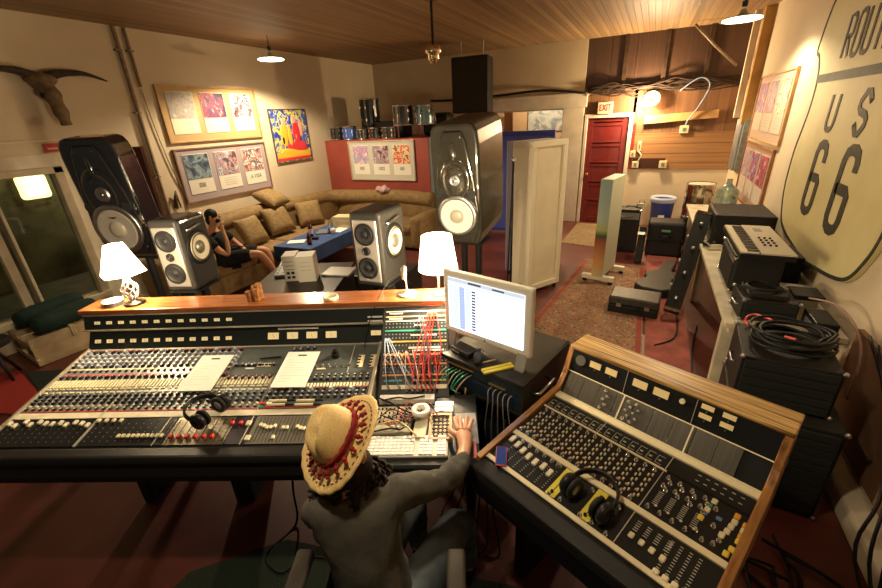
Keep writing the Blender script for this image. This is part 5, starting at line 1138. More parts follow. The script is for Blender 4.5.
for k in range(6):
    a = cw(.25+.07*k, 1.9, .62); b_ = cw(.3+.07*k, 1.82, .35+.06*(k % 3)); c_ = cw(.62-.03*k, 1.86, .12)
    cable('shelf_cable', [a, b_, c_], .006, [RUBBER, mat('pale_cable', (.5, .45, .38), .5)][k % 2], ('black' if k % 2 == 0 else 'pale')+' cable dangling in front of the equipment shelf', group='%s cables at the equipment shelf' % ('black' if k % 2 == 0 else 'pale'))

# ================================================================== SOFA CORNER
SOFA = mat('brown_gold_upholstery', (.19, .115, .04), .8, col2=(.26, .165, .065), nscale=14, bump=.3); CUSH = mat('mustard_cushion', (.27, .175, .065), .8, col2=(.18, .11, .04), nscale=22, bump=.3)
sofa = thing('corner_sofa', 'brown-gold upholstered corner sofa along the left wall and red partition', 'sofa', (-5.46, 4.8, 0))
def soft(name, x0, x1, y0, y1, z0, z1, mt, parent, bev=.07, rz=0, rx=0):
    m = MB(); c = ((x0+x1)/2, (y0+y1)/2, (z0+z1)/2); m.box((0, 0, 0), (x1-x0, y1-y0, z1-z0)); o = m.build(name, mt, parent, bevel=bev, seg=4, smooth=True); o.location = c; o.rotation_euler = (rx, 0, rz); return o
soft('seat_base', -.45, .5, -1.75, 2.1, .05, .32, SOFA, sofa, .03); soft('seat_base', .5, 1.9, 1.25, 2.1, .05, .32, SOFA, sofa, .03)
for k in range(4): soft('seat_cushion', -.25, .52, -1.55+.72*k, -.85+.72*k, .30, .46, SOFA, sofa, .06)
soft('seat_cushion', .5, 1.2, 1.22, 1.95, .30, .46, SOFA, sofa, .06); soft('seat_cushion', 1.2, 1.9, 1.22, 1.95, .30, .46, SOFA, sofa, .06)
m = MB(); m.tube(spline([(-.34, -1.75, .60), (-.36, -1.1, .78), (-.36, 0, .84), (-.36, 1.2, .80), (-.30, 1.9, .78), (.3, 2.04, .78), (1.2, 2.06, .80), (1.95, 2.06, .76)], 6), .135, n=14); m.build('rolled_back', SOFA, sofa, smooth=True)
soft('back_panel', -.47, -.25, -1.75, 2.1, .2, .78, SOFA, sofa, .05); soft('back_panel', -.3, 1.95, 1.98, 2.18, .2, .76, SOFA, sofa, .05)
soft('arm', -.45, .55, -1.98, -1.72, .05, .62, SOFA, sofa, .10); soft('arm', 1.88, 2.1, 1.2, 2.12, .05, .62, SOFA, sofa, .08)
def cushion(label, c, rot, s=.5, t_=.2, mt=CUSH, rx=R(60)):
    o = thing('cushion', label, 'cushion', c); o.rotation_euler = (0, rx, rot); m = MB(); n = 10; V = {}
    for sgn in (1, -1):
        for i in range(n+1):
            for j in range(n+1):
                a = -1+2*i/n; b_ = -1+2*j/n; e = (1-a**4)*(1-b_**4); k = 1-.08*(a*a*b_*b_-1)*0
                edge = i in (0, n) or j in (0, n); key = (i, j, 1 if edge else sgn)
                if key not in V: V[key] = m.bm.verts.new((a*s/2*(1-.06*(1-b_*b_)), b_*s/2*(1-.06*(1-a*a)), sgn*t_/2*e**.6 if not edge else 0))
        for i in range(n):
            for j in range(n):
                g = lambda i, j: V[(i, j, 1 if (i in (0, n) or j in (0, n)) else sgn)]
                m.bm.faces.new((g(i, j), g(i+1, j), g(i+1, j+1), g(i, j+1)))
    m.build('cushion_cover', mt, o, smooth=True, sub=1); return o
cushion('mustard cushion leaning on the sofa beside the seated visitor', (-5.42, 4.32, .68), R(4), .50, .2, rx=R(62))
cushion('mustard cushion leaning on the sofa back, right of the one by the visitor', (-5.50, 4.95, .70), R(-8), .52, .22, rx=R(58))
cushion('mustard cushion perched on top of the sofa back under the painting', (-5.72, 5.1, 1.04), R(10), .5, .2, rx=R(25))
cushion('brown cushion at the sofa corner by the partition', (-5.45, 5.65, .68), R(-30), .5, .2, SOFA, R(60))
o = thing('pink_cloth', 'crumpled pinkish cloth thrown over the sofa back below the partition prints', 'cloth', (-4.55, 6.78, .94)); m = MB()
m.ball((0, 0, 0), 1, (.15, .10, .07), 20); 
for v in m.bm.verts: v.co += Vector((math.sin(v.co.y*60)*.012, math.sin(v.co.x*50)*.012, math.sin(v.co.x*40+v.co.y*30)*.018))
m.build('cloth_folds', mat('dusty_pink', (.50, .33, .32), .9), o, smooth=True)
# blue table
bt = thing('blue_table', 'low table under a deep blue cloth in front of the sofa', 'table', (-4.62, 5.0, 0), R(4))
MB().b2(-.33, .33, -.74, .74, .46, .50).build('tabletop', BLACKM, bt); m = MB(); m.b2(-.345, .345, -.755, .755, .28, .507); m.build('blue_cloth', mat('deep_blue_cloth', (.018, .06, .20), .7, noise=.2, nscale=5), bt, bevel=.012)
for x in (-.29, .29):
    for y in (-.68, .68): MB().b2(x-.03, x+.03, y-.03, y+.03, 0, .46).build('leg', BLACKM, bt)
T0 = .508
o = thing('paper_pad', 'white paper pad at the near end of the blue table', 'paper', (-4.70, 4.50, T0), R(30)); MB().b2(-.13, .13, -.09, .09, 0, .012).build('pad', PAPER, o)
o = thing('white_napkins', 'loose white sheets on the blue table beside the laptop', 'paper', (-4.52, 5.30, T0), R(10)); MB().b2(-.1, .1, -.14, .14, 0, .006).build('sheets', PAPER, o)
def bottle(label, x, y, z, h, r, mt, capm, lab=None):
    o = thing('bottle', label, 'bottle', (x, y, z)); MB().lathe([(0, 0), (r, 0), (r, h*.6), (r*.9, h*.68), (r*.38, h*.82), (r*.36, h*.95), (0, h*.95)], n=20).build('bottle_body', mt, o); MB().cyl((0, 0, h*.93), (0, 0, h), r*.42, n=14).build('bottle_cap', capm, o)
    MB().lathe([(r*1.02, h*.18), (r*1.02, h*.5)], n=20).build('label_band', lab or PAPER, o); return o
BRG = mat('brown_glass', (.10, .025, .01), .1, coat=.6)
bottle('brown bottle with pale label, farther from the visitor on the blue table', -4.72, 4.85, T0, .25, .036, BRG, RED); bottle('short brown bottle at the near end of the blue table', -4.42, 4.48, T0, .18, .036, BRG, RED, mat('dark_label', (.25, .05, .03), .5))
o = thing('laptop', 'open laptop with bluish lit screen on the blue table', 'laptop', (-4.70, 5.12, T0), R(-60)); MB().b2(-.15, .15, -.1, .1, 0, .018).build('laptop_base', GREY, o); m = MB(); m.box((0, .12, .11), (.30, .012, .20), rx=R(-15)); m.build('laptop_lid', STEEL, o); m = MB(); m.box((0, .112, .11), (.27, .004, .17), rx=R(-15)); m.build('laptop_screen', mat('laptop_glow', (.1, .1, .3), .3, emis=(.45, .45, 1), estr=.7), o)
o = thing('white_cup', 'white cup beside the laptop on the blue table', 'cup', (-4.46, 5.08, T0)); MB().lathe([(0, .004), (.03, .004), (.038, .09), (.042, .09), (.034, 0), (0, 0)], n=20).build('cup_body', WHITE, o)
o = thing('black_gadget', 'small black gadget between the bottles on the blue table', 'gadget', (-4.52, 4.72, T0), R(20)); MB().b2(-.05, .05, -.03, .03, 0, .04).build('gadget_body', BLACK, o, bevel=.01)
o = thing('cream_box', 'cream box at the far end of the blue table', 'box', (-4.55, 5.56, T0), R(12)); MB().b2(-.2, .17, -.12, .12, 0, .19).build('box_body', mat('cream_card_box', (.62, .52, .32), .6), o, bevel=.006); MB().b2(-.15, .12, -.122, -.12, .05, .12).build('box_label', mat('tan_label', (.5, .40, .24), .6), o)
# desk behind the console with two white boxes
DK = mat('dark_desk', (.02, .016, .014), .35)
dk = thing('side_desk', 'dark desk behind the console carrying two white boxes and a small mixer', 'desk', (-2.96, 2.80, 0), CA); MB().b2(-.42, .42, -.34, .52, .70, .735).build('desktop', DK, dk, bevel=.004); MB().b2(-.40, -.36, -.3, .5, 0, .70).build('side_panel', DK, dk); MB().b2(.36, .40, -.3, .5, 0, .70).build('side_panel', DK, dk); MB().b2(-.36, .36, .44, .47, .1, .70).build('back_panel', DK, dk)
for k, (x, y, w_, lb) in enumerate(((-3.05, 2.79, .13, 'white box with dark marks standing on the side desk, nearer the left speaker'), (-2.885, 2.83, .17, 'white printed box standing on the side desk, nearer the right speaker'))):
    o = thing('white_carton', lb, 'box', (x, y, .736), CA+R(8)); MB().b2(-w_/2, w_/2, -.06, .13, 0, .26).build('carton_body', mat('white_card_box', (.80, .76, .66), .6), o, bevel=.004)
    m = MB(); [m.b2(-w_*.3+.045*j, -w_*.3+.045*j+.03, -.0615, -.06, .03+.045*i, .055+.045*i) for j in range(2) for i in range(2 if k == 0 else 0)]; [m.b2(-w_*.3, w_*.3, -.0615, -.06, .12+.04*i, .124+.04*i) for i in range(3)]; m.build('printed_marks', KB if k == 0 else mat('faint_print', (.5, .46, .38), .7), o)
o = thing('desktop_mixer', 'grey desktop mixer with dark knobs on the side desk behind the white boxes', 'mixer', (-3.22, 2.98, .736), CA+R(10)); MB().prism([(-.18, 0), (-.18, .03), (.2, .07), (.2, 0)], -.17, .15, 'x').build('mixer_body', GREY, o, bevel=.006)
for j in range(5):
    for i in range(6): q = bpy.data.objects.new('knob', sm_kn); C.objects.link(q); q.parent = o; q.location = (-.14+.05*i, -.13+.065*j, .035+.0065*j*1.0)
o = thing('laptop', 'closed grey laptop on the side desk right of the white boxes', 'laptop', (-2.72, 3.10, .736), CA+R(-8)); MB().b2(-.15, .15, -.12, .12, 0, .022).build('laptop_case', mat('laptop_grey', (.35, .34, .32), .35, .5), o, bevel=.005)
# black side racks between desk and monitor
o = thing('black_bench', 'low black bench with a pale strip on top, right of the side desk', 'bench', (-2.75, 3.85, 0), CA+R(-20)); MB().b2(-.3, .42, -.3, .3, .0, .52).build('bench_body', DK, o, bevel=.02); MB().b2(-.2, .3, -.05, .02, .52, .535).build('pale_strip', mat('pale_wood_strip', (.5, .38, .18), .5), o)  # thin pale strip laid on the dark bench top

# ================================================================== RIGHT TABLE AND ITS THINGS
WTB = mat('distressed_white_wood', (.52, .46, .33), .65, noise=.18, nscale=7)
tb = thing('long_table', 'long worn cream wooden table along the right wall', 'table', (.97, 5.2, 0)); MB().b2(-.33, .33, -2.08, 2.2, .71, .75).build('tabletop', WTB, tb, bevel=.006)
MB().b2(-.28, .28, -1.98, 2.1, .62, .71).build('apron', WTB, tb, bevel=.004)
for y in (-1.78, .1, 1.95):
    for x in (-.29, .22): MB().b2(x, x+.08, y-.04, y+.04, 0, .62).build('leg', WTB, tb, bevel=.004)
def amp(label, name, c, d, rz=0, kind='combo', group=None, cat='amplifier'):
    o = thing(name, label, cat, c, rz); MB().b2(-d[0]/2, d[0]/2, -d[1]/2, d[1]/2, 0, d[2]).build('cabinet', VINYL, o, bevel=.02, seg=3)
    MB().b2(-d[0]*.44, d[0]*.44, -d[1]/2-.006, -d[1]/2, d[2]*.08, d[2]*.72).build('grille_cloth', mat('grille_black', (.02, .018, .016), .9, noise=.5, nscale=150), o)
    m = MB(); m.b2(-d[0]*.44, d[0]*.44, -d[1]/2-.006, -d[1]/2, d[2]*.78, d[2]*.93); m.build('control_panel', GREY, o)
    m = MB(); [m.cyl((-d[0]*.38+d[0]*.1*k, -d[1]/2-.018, d[2]*.85), (-d[0]*.38+d[0]*.1*k, -d[1]/2-.005, d[2]*.85), .009, n=10) for k in range(6)]; split_build(m, 'knob', CHROME, o)
    MB().tube([(-.08, 0, d[2]), (-.06, 0, d[2]+.025), (.06, 0, d[2]+.025), (.08, 0, d[2])], .009).build('handle', BLACK, o)
    m = MB(); [m.ball((x*d[0]*.49, -d[1]*.49, z), .016, n=8) for x in (-1, 1) for z in (.015, d[2]-.015)]; split_build(m, 'corner_cap', CHROME, o); return o
amp('black combo amplifier by the painted panel against the far wall', 'guitar_amplifier', (-.13, 7.2, 0), (.30, .34, .70))
o = thing('pedal_case', 'black road case with rounded top lying before the blue bin', 'case', (.40, 7.15, 0), 0); MB().b2(-.25, .25, -.2, .2, 0, .54).build('case_body', VINYL, o, bevel=.05, seg=4); MB().b2(-.255, .255, -.205, .205, .25, .27).build('lid_band', BLACK, o); MB().b2(-.06, .06, -.215, -.2, .40, .43).build('green_badge', mat('badge_green', (.1, .25, .12), .5), o); MB().tube([(-.08, -.2, .33), (-.07, -.235, .34), (.07, -.235, .34), (.08, -.2, .33)], .01).build('handle', BLACK, o)
o = thing('narrow_case', 'narrow black case with metal clasps leaning between amplifier and road case', 'case', (.075, 6.62, 0), R(-8)); m = MB(); m.box((0, 0, .27), (.09, .14, .54), rx=R(-12)); m.build('case_body', VINYL, o, bevel=.01); m = MB(); m.box((.0, -.02, .45), (.1, .15, .04), rx=R(-12)); m.box((.0, .04, .2), (.1, .15, .03), rx=R(-12)); split_build(m, 'clasp', STEEL, o)
o = thing('small_lamp_box', 'small pale box with a metal loop on top of the combo amplifier', 'box', (.0, 7.26, .702), R(10)); MB().b2(-.05, .06, -.05, .05, 0, .06).build('box_body', mat('dusty_pale', (.4, .36, .26), .6), o, bevel=.006); MB().tube([(-.03, 0, .06), (-.02, 0, .12), (.04, 0, .12), (.05, 0, .06)], .008).build('loop', STEEL, o)
o = thing('blue_bin', 'blue plastic-bag-lined bin against the cream alcove wall', 'bin', (.36, 8.62, 0)); MB().lathe([(0, 0), (.16, 0), (.20, .60), (.21, .63), (.19, .60), (.15, .02), (0, .02)], n=28).build('bin_body', mat('bin_blue', (.03, .06, .33), .45), o); MB().lathe([(.215, .55), (.222, .60), (.205, .64), (.18, .60)], n=28).build('bag_rim', mat('bag_white_blue', (.35, .4, .55), .6), o); m = MB(); m.b2(-.05, .05, -.195, -.18, .26, .33); m.build('white_mark', PAPER, o)
o = thing('drum_stand_box', 'low black box under the chrome tom at the right rear', 'box', (.84, 7.95, 0)); MB().b2(-.19, .19, -.19, .19, 0, .44).build('box_body', BLACKM, o, bevel=.01)
tom = drum(.85, 7.95, .442, .205, .55, mat('mirror_wrap', (.55, .5, .45), .08, 1.0), 'tall mirror-chrome drum near the water bottle at the right rear')
o = thing('water_bottle', 'large greenish clear water cooler bottle on the long table', 'bottle', (1.10, 7.15, .75)); MB().lathe([(0, .0), (.135, .0), (.14, .02), (.14, .16), (.125, .18), (.14, .20), (.135, .27), (.05, .34), (.035, .36), (.035, .41), (.04, .42), (0, .42)], n=32).build('bottle_body', mat('green_clear_plastic', (.42, .55, .46), .08, trans=.75, coat=.5), o)
o = thing('black_keyboard_case', 'flat black hard case lying on the far part of the long table', 'case', (.97, 5.45, .75)); MB().b2(-.24, .30, -.33, .33, .0, .33).build('case_body', VINYL, o, bevel=.02); MB().b2(-.245, -.235, -.1, .1, .12, .2).build('clasp', STEEL, o)
amp('black amplifier under the synthesizer on the long table', 'keyboard_amplifier', (.89, 4.05, .75), (.62, .32, .30), R(-90))
syn = thing('synthesizer', 'cream-topped keyboard synthesizer resting on the black amplifier', 'synthesizer', (.89, 4.04, 1.078), 0); syn.scale = (.80, .90, .8)
MB().b2(-.215, .215, -.50, .50, .0, .05).build('synth_case', BLACK, syn, bevel=.006); CRP = mat('synth_panel', (.48, .42, .30), .45); m = MB(); m.b2(-.05, .215, -.495, .495, .05, .066); cp_ = m.build('control_panel', CRP, syn, bevel=.003)
m = MB(); [m.b2(-.205, -.06, -.47+.0262*i, -.47+.0262*i+.0242, .05, .062) for i in range(36)]; m.build('white_keys', mat('ivory_keys', (.72, .66, .45), .35), syn)
m = MB(); [m.b2(-.15, -.06, -.47+.0262*i+.018, -.47+.0262*i+.033, .062, .070) for i in range(35) if i % 7 not in (2, 6)]; m.build('black_keys', BLACK, syn)
m = MB(); [m.cyl((.02+.045*(k % 3), -.25+.08*(k//3), .066), (.02+.045*(k % 3), -.25+.08*(k//3), .08), .011, n=10) for k in range(12)]; split_build(m, 'panel_knob', KB, cp_)
m = MB(); m.b2(.03, .1, .25, .36, .066, .069); m.build('display', GREY, cp_)
def rack_box(label, c, d, rz=0, name='rack_case', cat='rack case'):
    o = thing(name, label, cat, c, rz); m = MB(); m.b2(-d[0]/2, d[0]/2, -d[1]/2+.02, d[1]/2, 0, d[2]); m.build('case_body', VINYL, o, bevel=.006)
    m = MB(); n = max(1, int(d[2]/.05))
    for k in range(n): m.b2(-d[0]*.46, d[0]*.46, -d[1]/2+.005, -d[1]/2+.02, d[2]*(.05+.92*k/n), d[2]*(.05+.92*(k+1)/n)-.006)
    m.build('front_panels', BODY, o, bevel=.002)
    m = MB()
    for e in ((-1, -1), (1, -1), (-1, 1), (1, 1)):
        for z in (0, d[2]): m.ball((e[0]*d[0]*.495, e[1]*d[1]*.47, z if z else .01), .014, n=8)
    split_build(m, 'corner_cap', STEEL, o)
    for s_ in (-1, 1): MB().tube([(s_*d[0]*.5, -.06, d[2]*.55), (s_*(d[0]*.5+.02), -.05, d[2]*.56), (s_*(d[0]*.5+.02), .05, d[2]*.56), (s_*d[0]*.5, .06, d[2]*.55)], .006).build('handle', STEEL, o)
    return o
rack_box('small black rack case with silver corners on the near end of the long table', (.88, 3.36, .75), (.32, .32, .15), R(3))
rack_box('black rack case with a big cable coil on it, topmost of the near right stack', (.84, 2.62, .60), (.43, .46, .28), R(-4))
rack_box('large black rack case at the bottom of the near right stack', (.86, 2.56, .0), (.50, .54, .595), R(-4))
for k, (x, y, z, w_, d_, h_, mt, lb) in enumerate(((1.16, 3.20, .75, .12, .25, .10, BLACK, 'black device wedged at the wall behind the small rack case'), (1.16, 3.72, .75, .2, .26, .08, STEEL, 'silver tray device at the wall beside the synthesizer'), (1.17, 3.6, .832, .18, .2, .035, BLACK, 'thin black device on top of the silver tray'), (1.19, 4.3, .75, .15, .4, .22, BLACKM, 'black box between the synthesizer amplifier and the shield sign'), (.88, 3.36, .905, .22, .2, .03, BLACKM, 'flat black pedal on the small rack case'))):
    o = thing('audio_device', lb, 'audio gear', (x, y, z)); MB().b2(-w_/2, w_/2, -d_/2, d_/2, 0, h_).build('housing', mt, o, bevel=.006); MB().b2(-w_/2-.002, -w_/2, -d_*.3, d_*.3, h_*.3, h_*.7).build('face_plate', GREY, o)
m = MB(); rc = random.Random(2); pts = []
for k in range(9):
    for i in range(24):
        a = 2*PI*i/24; r_ = .15+.02*math.sin(k*1.7)+.012*math.sin(a*2+k); pts.append((.86+r_*1.08*math.cos(a)+.01*math.sin(k*2), 2.65+r_*math.sin(a)+.01*math.cos(k*3), .898+.009*k+.006*math.sin(a*3+k)))
m.tube(pts, .0085, n=7); tag(m.build('cable_coil', RUBBER), 'big coil of black cable lying on the near right rack case', 'cable coil')
cable('red_lead', [(.70, 2.80, .89), (.68, 2.84, .92), (.73, 2.90, .93), (.78, 2.85, .94), (.80, 2.76, .96)], .007, mat('bright_red_lead', (.7, .04, .05), .4), 'short red lead loop at the back of the cable coil')
m = MB(); m.cyl((.80, 2.54, .97), (.84, 2.51, .975), .012, n=8); tag(m.build('red_plug', RED), 'red plug lying on the cable coil', 'plug')
m = MB()
rc = random.Random(4)
for k in range(4):
    pts = [(.85+.10*math.cos(i*1.0+k)+rc.uniform(-.02, .02), 3.38+.09*math.sin(i*1.0+k), .945+.004*k) for i in range(9)]; m.tube(spline(pts, 4), .005, n=5)
tag(m.build('small_cable_coil', RUBBER), 'small tangle of thin black cable on the flat pedal', 'cable coil')
cable('pale_lead', [(1.10, 3.3, .93), (1.16, 3.1, .98), (1.22, 2.95, .93), (1.24, 2.8, .80), (1.22, 2.72, .55)], .007, mat('dusty_pink_lead', (.35, .22, .18), .5), 'dusty pinkish lead drooping along the wall behind the coil')
# long flight case leaning on the table
P0 = Vector((.45, 4.68, .09)); P1 = Vector((.66, 5.42, 1.02)); dd = P1-P0; o = thing('flight_case', 'long narrow black flight case leaning against the long table', 'case', P0); o.rotation_euler = Vector((0, 0, 1)).rotation_difference(dd.normalized()).to_euler(); L_ = dd.length
MB().b2(-.075, .075, -.06, .06, 0, L_).build('case_body', VINYL, o, bevel=.006); m = MB(); [m.b2(-.079, .079, -.064, .064, z, z+.03) for z in (0, L_-.03)]; split_build(m, 'metal_end', CHROME, o)
m = MB(); [m.ball((-.078, 0, z), .022, n=10) for z in (.3, .6, .9)]; [m.ball((0, -.062, z), .022, n=10) for z in (.15, .45, .75, 1.05)]; split_build(m, 'latch', STEEL, o)
o = thing('chrome_pedal', 'chrome-bodied stompbox lying at the top of the leaning flight case', 'pedal', (.74, 5.0, .75), R(20)); MB().b2(-.06, .06, -.08, .08, 0, .06).build('pedal_body', CHROME, o, bevel=.008); MB().ball((.0, -.03, .065), .018).build('foot_switch', KB, o)
o = thing('briefcase', 'black hard equipment case lying on the rug', 'case', (.08, 4.80, 0), R(-5)); MB().b2(-.26, .26, -.17, .17, 0, .105).build('case_base', VINYL, o, bevel=.015); MB().b2(-.26, .26, -.17, .17, .108, .205).build('case_lid', mat('grey_black_lid', (.05, .045, .038), .45, noise=.2), o, bevel=.018)
m = MB(); m.b2(.12, .17, -.182, -.168, .09, .13); m.b2(-.17, -.12, -.182, -.168, .09, .13); split_build(m, 'latch', STEEL, o); MB().tube([(-.07, -.17, .09), (-.06, -.205, .09), (.06, -.205, .09), (.07, -.17, .09)], .009).build('handle', BLACK, o)
# guitar case on the floor
gs = [(-.07, .62), (-.08, .15), (-.17, .02), (-.20, -.10), (-.15, -.20), (-.16, -.27), (-.22, -.38), (-.22, -.52), (-.12, -.62), (.12, -.62), (.22, -.52), (.22, -.38), (.16, -.27), (.15, -.20), (.20, -.10), (.17, .02), (.08, .15), (.07, .62)]
o = thing('guitar_case', 'grey-black guitar-shaped case lying on the red runner', 'guitar case', (.38, 5.85, .012), R(-12)); MB().prism(gs, 0, .11, 'z').build('case_shell', mat('grey_black_shell', (.035, .032, .028), .5), o, bevel=.015); m = MB(); m.b2(-.23, -.20, -.45, -.40, .03, .07); m.b2(.2, .23, -.45, -.4, .03, .07); split_build(m, 'latch', STEEL, o)
o = thing('yellow_toy', 'small yellow object on the floor by the tom', 'object', (.62, 7.35, 0)); MB().ball((0, 0, .04), 1, (.07, .05, .04), 12).build('toy_body', mat('toy_yellow', (.65, .45, .05), .5), o, smooth=True)
# cables on the floor
rf = random.Random(9)
for k in range(7):
    y = 1.0+.17*k; pts = [(.80+.12*rf.random(), 2.05-.05*k, .05), (.9+.25*math.sin(k), 1.85, .02), (.75+.3*rf.random(), 1.55, .012), (1.0+.2*rf.random(), 1.25, .012), (.7+.3*rf.random(), .9+.1*k, .012), (.95, .55+.05*k, .012)]
    cable('floor_cable', pts, .007+.002*(k % 2), RUBBER, 'black cable winding over the floor at the right wall', group='black cables at the right wall')
for k in range(3):
    pts = [(1.22, 2.75-.1*k, .95), (1.24, 2.2, .6-.1*k), (1.2-.05*k, 1.9, .2), (1.12, 1.7-.2*k, .012), (.9, 1.4-.1*k, .012)]
    cable('wall_side_cable', pts, .008, RUBBER, 'black cable dropping behind the near right rack stack', group='black cables behind the rack stack')
cable('floor_cable', [cw(-1.0, .4, .55), cw(-1.02, .3, .2), cw(-1.0, .2, .012), cw(-1.1, .02, .012), cw(-.98, -.08, .012), cw(-.88, .0, .012), cw(-.7, -.02, .012), cw(-.6, -.1, .012)], .006, RUBBER, 'black cable looping on the floor in front of the console legs')
cable('floor_cable', [(.3, 4.0, .012), (.5, 4.3, .02), (.52, 5.2, .02), (.62, 6.0, .02), (.45, 6.6, .02)], .008, RUBBER, 'black cable running over the red runner to the guitar case')
cable('floor_cable', [(.95, 3.3, .3), (.72, 3.1, .02), (.6, 3.4, .012), (.62, 4.0, .012), (.7, 4.6, .012)], .008, RUBBER, 'black cable curling below the near end of the long table')
cable('side_strap', [rw(.60, .50, .80), rw(.63, .45, .55), rw(.62, .52, .25), rw(.66, .6, .01)], .016, BLACKM, 'thick black strap hanging at the far right corner of the monitor rack')

# ================================================================== PEOPLE
def skin(name, chains, mt, parent, sub=2, root=None):
    V = []; Rr = []; E_ = []; idx = {}
    def vid(p, r):
        k = tuple(round(c, 4) for c in p)
        if k not in idx: idx[k] = len(V); V.append(p); Rr.append(r)
        return idx[k]
    for ch_ in chains:
        pr = None
        for p, r in ch_:
            i = vid(p, r)
            if pr is not None and pr != i: E_.append((pr, i))
            pr = i
    me = bpy.data.meshes.new(name); me.from_pydata(V, E_, []); o = bpy.data.objects.new(name, me); C.objects.link(o); o.parent = parent
    me.materials.append(mt)
    md = o.modifiers.new('skin', 'SKIN'); md.use_smooth_shade = True; md.branch_smoothing = .6
    if not me.skin_vertices:
        bm = bmesh.new(); bm.from_mesh(me); bm.verts.layers.skin.verify(); bm.to_mesh(me); bm.free()
    # every separate chain needs a root
    seen = set(); adj = {}
    for a, b in E_: adj.setdefault(a, []).append(b); adj.setdefault(b, []).append(a)
    sv = me.skin_vertices[0].data
    for i, r in enumerate(Rr):
        rr_ = r if isinstance(r, tuple) else (r, r); sv[i].radius = rr_; sv[i].use_root = False
    for i in range(len(V)):
        if i in seen: continue
        st = [i]; sv[i].use_root = True
        while st:
            x = st.pop()
            if x in seen: continue
            seen.add(x); st += adj.get(x, [])
    ms = o.modifiers.new('sub', 'SUBSURF'); ms.levels = sub; ms.render_levels = sub
    return o
SKN = mat('warm_skin', (.55, .27, .15), .5, noise=.06, nscale=30); HAIR = mat('dark_brown_hair', (.022, .012, .007), .75, noise=.4, nscale=60)
SHIRT = mat('charcoal_shirt', (.075, .070, .058), .85, noise=.3, nscale=9, bump=.8); JEAN = mat('worn_jeans', (.045, .058, .075), .8, col2=(.085, .098, .105), nscale=16, bump=.2)
hat_axis = Vector((-.50, -.28, .82)).normalized()     # in console frame
p1 = thing('person', 'person in charcoal shirt and jeans leaning at the desk, hand on the mouse', 'person', (CO.x, CO.y, 0), CA)
SR = Vector((-.245, -.375, .955)); SLf = Vector((-.50, -.465, .955)); NK = Vector((-.405, -.40, 1.0)); HD = Vector((-.415, -.345, 1.07))
EL = Vector((-.078, -.285, .880)); WR = Vector((.002, -.090, .852))
# body: torso, head, arms, legs as one surface
body = [[((-.33, -.52, .50), .12), ((-.345, -.51, .62), .105), ((-.37, -.47, .78), .09), ((-.39, -.43, .90), .06), (tuple(NK), .05), (tuple(HD), .078), (tuple(HD+hat_axis*.05), .07)],
        [((-.39, -.43, .90), .06), (tuple(SR), .030), ((-.15, -.345, .91), .030), (tuple(EL), .034), ((-.02, -.19, .862), .030), (tuple(WR), .028), ((.000, -.035, .852), (.038, .026)), ((-.004, .02, .850), (.046, .024))],
        [((-.39, -.43, .90), .06), (tuple(SLf), .030), ((-.545, -.40, .86), .032), ((-.565, -.30, .78), .028), ((-.53, -.20, .815), .028), ((-.50, -.14, .83), .022), ((-.485, -.10, .825), .026)],
        [((-.33, -.52, .50), .12), ((-.22, -.50, .50), .085), ((-.12, -.35, .53), .075), ((-.035, -.20, .545), .06), ((-.02, -.14, .40), .052), ((.0, -.10, .10), .036), ((.01, .02, .045), .03)],
        [((-.33, -.52, .50), .12), ((-.44, -.49, .50), .085), ((-.35, -.28, .52), .075), ((-.25, -.10, .54), .06), ((-.25, -.04, .40), .052), ((-.26, 0, .10), .036), ((-.26, .12, .045), .03)]]
fing = [(-.032, [(.0, .0), (-.005, .036), (-.009, .070), (-.011, .094)]), (-.011, [(0, 0), (-.002, .042), (-.003, .080), (-.003, .108)]), (.011, [(0, 0), (.004, .040), (.007, .075), (.009, .100)]), (.031, [(0, 0), (.007, .030), (.012, .054), (.016, .074)])]
for dx, ps in fing:
    ch_ = [((-.004+dx*.6, .015, .850), .014)]
    for k, (a, b_) in enumerate(ps): ch_.append(((-.004+dx+a, .048+b_, .850+.004*math.sin(k*1.2)-.0035*k*k), .0122-.0011*k))
    body.append(ch_)
body.append([((-.012, -.015, .848), .018), ((-.048, .010, .842), .014), ((-.064, .040, .836), .0115), ((-.068, .066, .828), .0095)])
for k in range(4): body.append([((-.485+.01*(k-1.5), -.09, .82), .012), ((-.48+.018*(k-1.5), -.055, .815), .0085), ((-.478+.02*(k-1.5), -.03, .808), .0075)])
body.append([((-.47, -.10, .82), .012), ((-.452, -.07, .815), .009), ((-.446, -.05, .81), .008)])
skin('body', body, SKN, p1)
shirt = [[((-.33, -.51, .50), .150), ((-.34, -.51, .60), .146), ((-.365, -.475, .76), .148), ((-.39, -.44, .90), (.125, .105)), (tuple(NK+Vector((0, -.01, -.03))), .068)],
         [((-.39, -.44, .90), (.125, .105)), (tuple(SR), .070), ((-.15, -.345, .912), .058), (tuple(EL), .051), ((-.026, -.20, .866), .044), ((.0, -.135, .856), .038)],
         [((-.39, -.44, .90), (.125, .105)), (tuple(SLf), .064), ((-.545, -.40, .86), .054), ((-.565, -.30, .78), .048), ((-.53, -.20, .815), .040), ((-.51, -.16, .828), .034)]]
so = skin('shirt', shirt, SHIRT, p1)
tx = bpy.data.textures.new('cloth_folds', 'CLOUDS'); tx.noise_scale = .045
md = so.modifiers.new('folds', 'DISPLACE'); md.texture = tx; md.strength = .04; md.mid_level = .5
jeans = [[((-.33, -.52, .47), .140), ((-.21, -.49, .50), .105), ((-.12, -.35, .53), .092), ((-.035, -.20, .548), .073), ((-.018, -.135, .40), .062), ((.0, -.10, .12), .050)],
         [((-.33, -.52, .47), .140), ((-.44, -.49, .50), .105), ((-.35, -.28, .52), .092), ((-.25, -.10, .545), .073), ((-.25, -.04, .40), .062), ((-.26, 0, .12), .050)]]
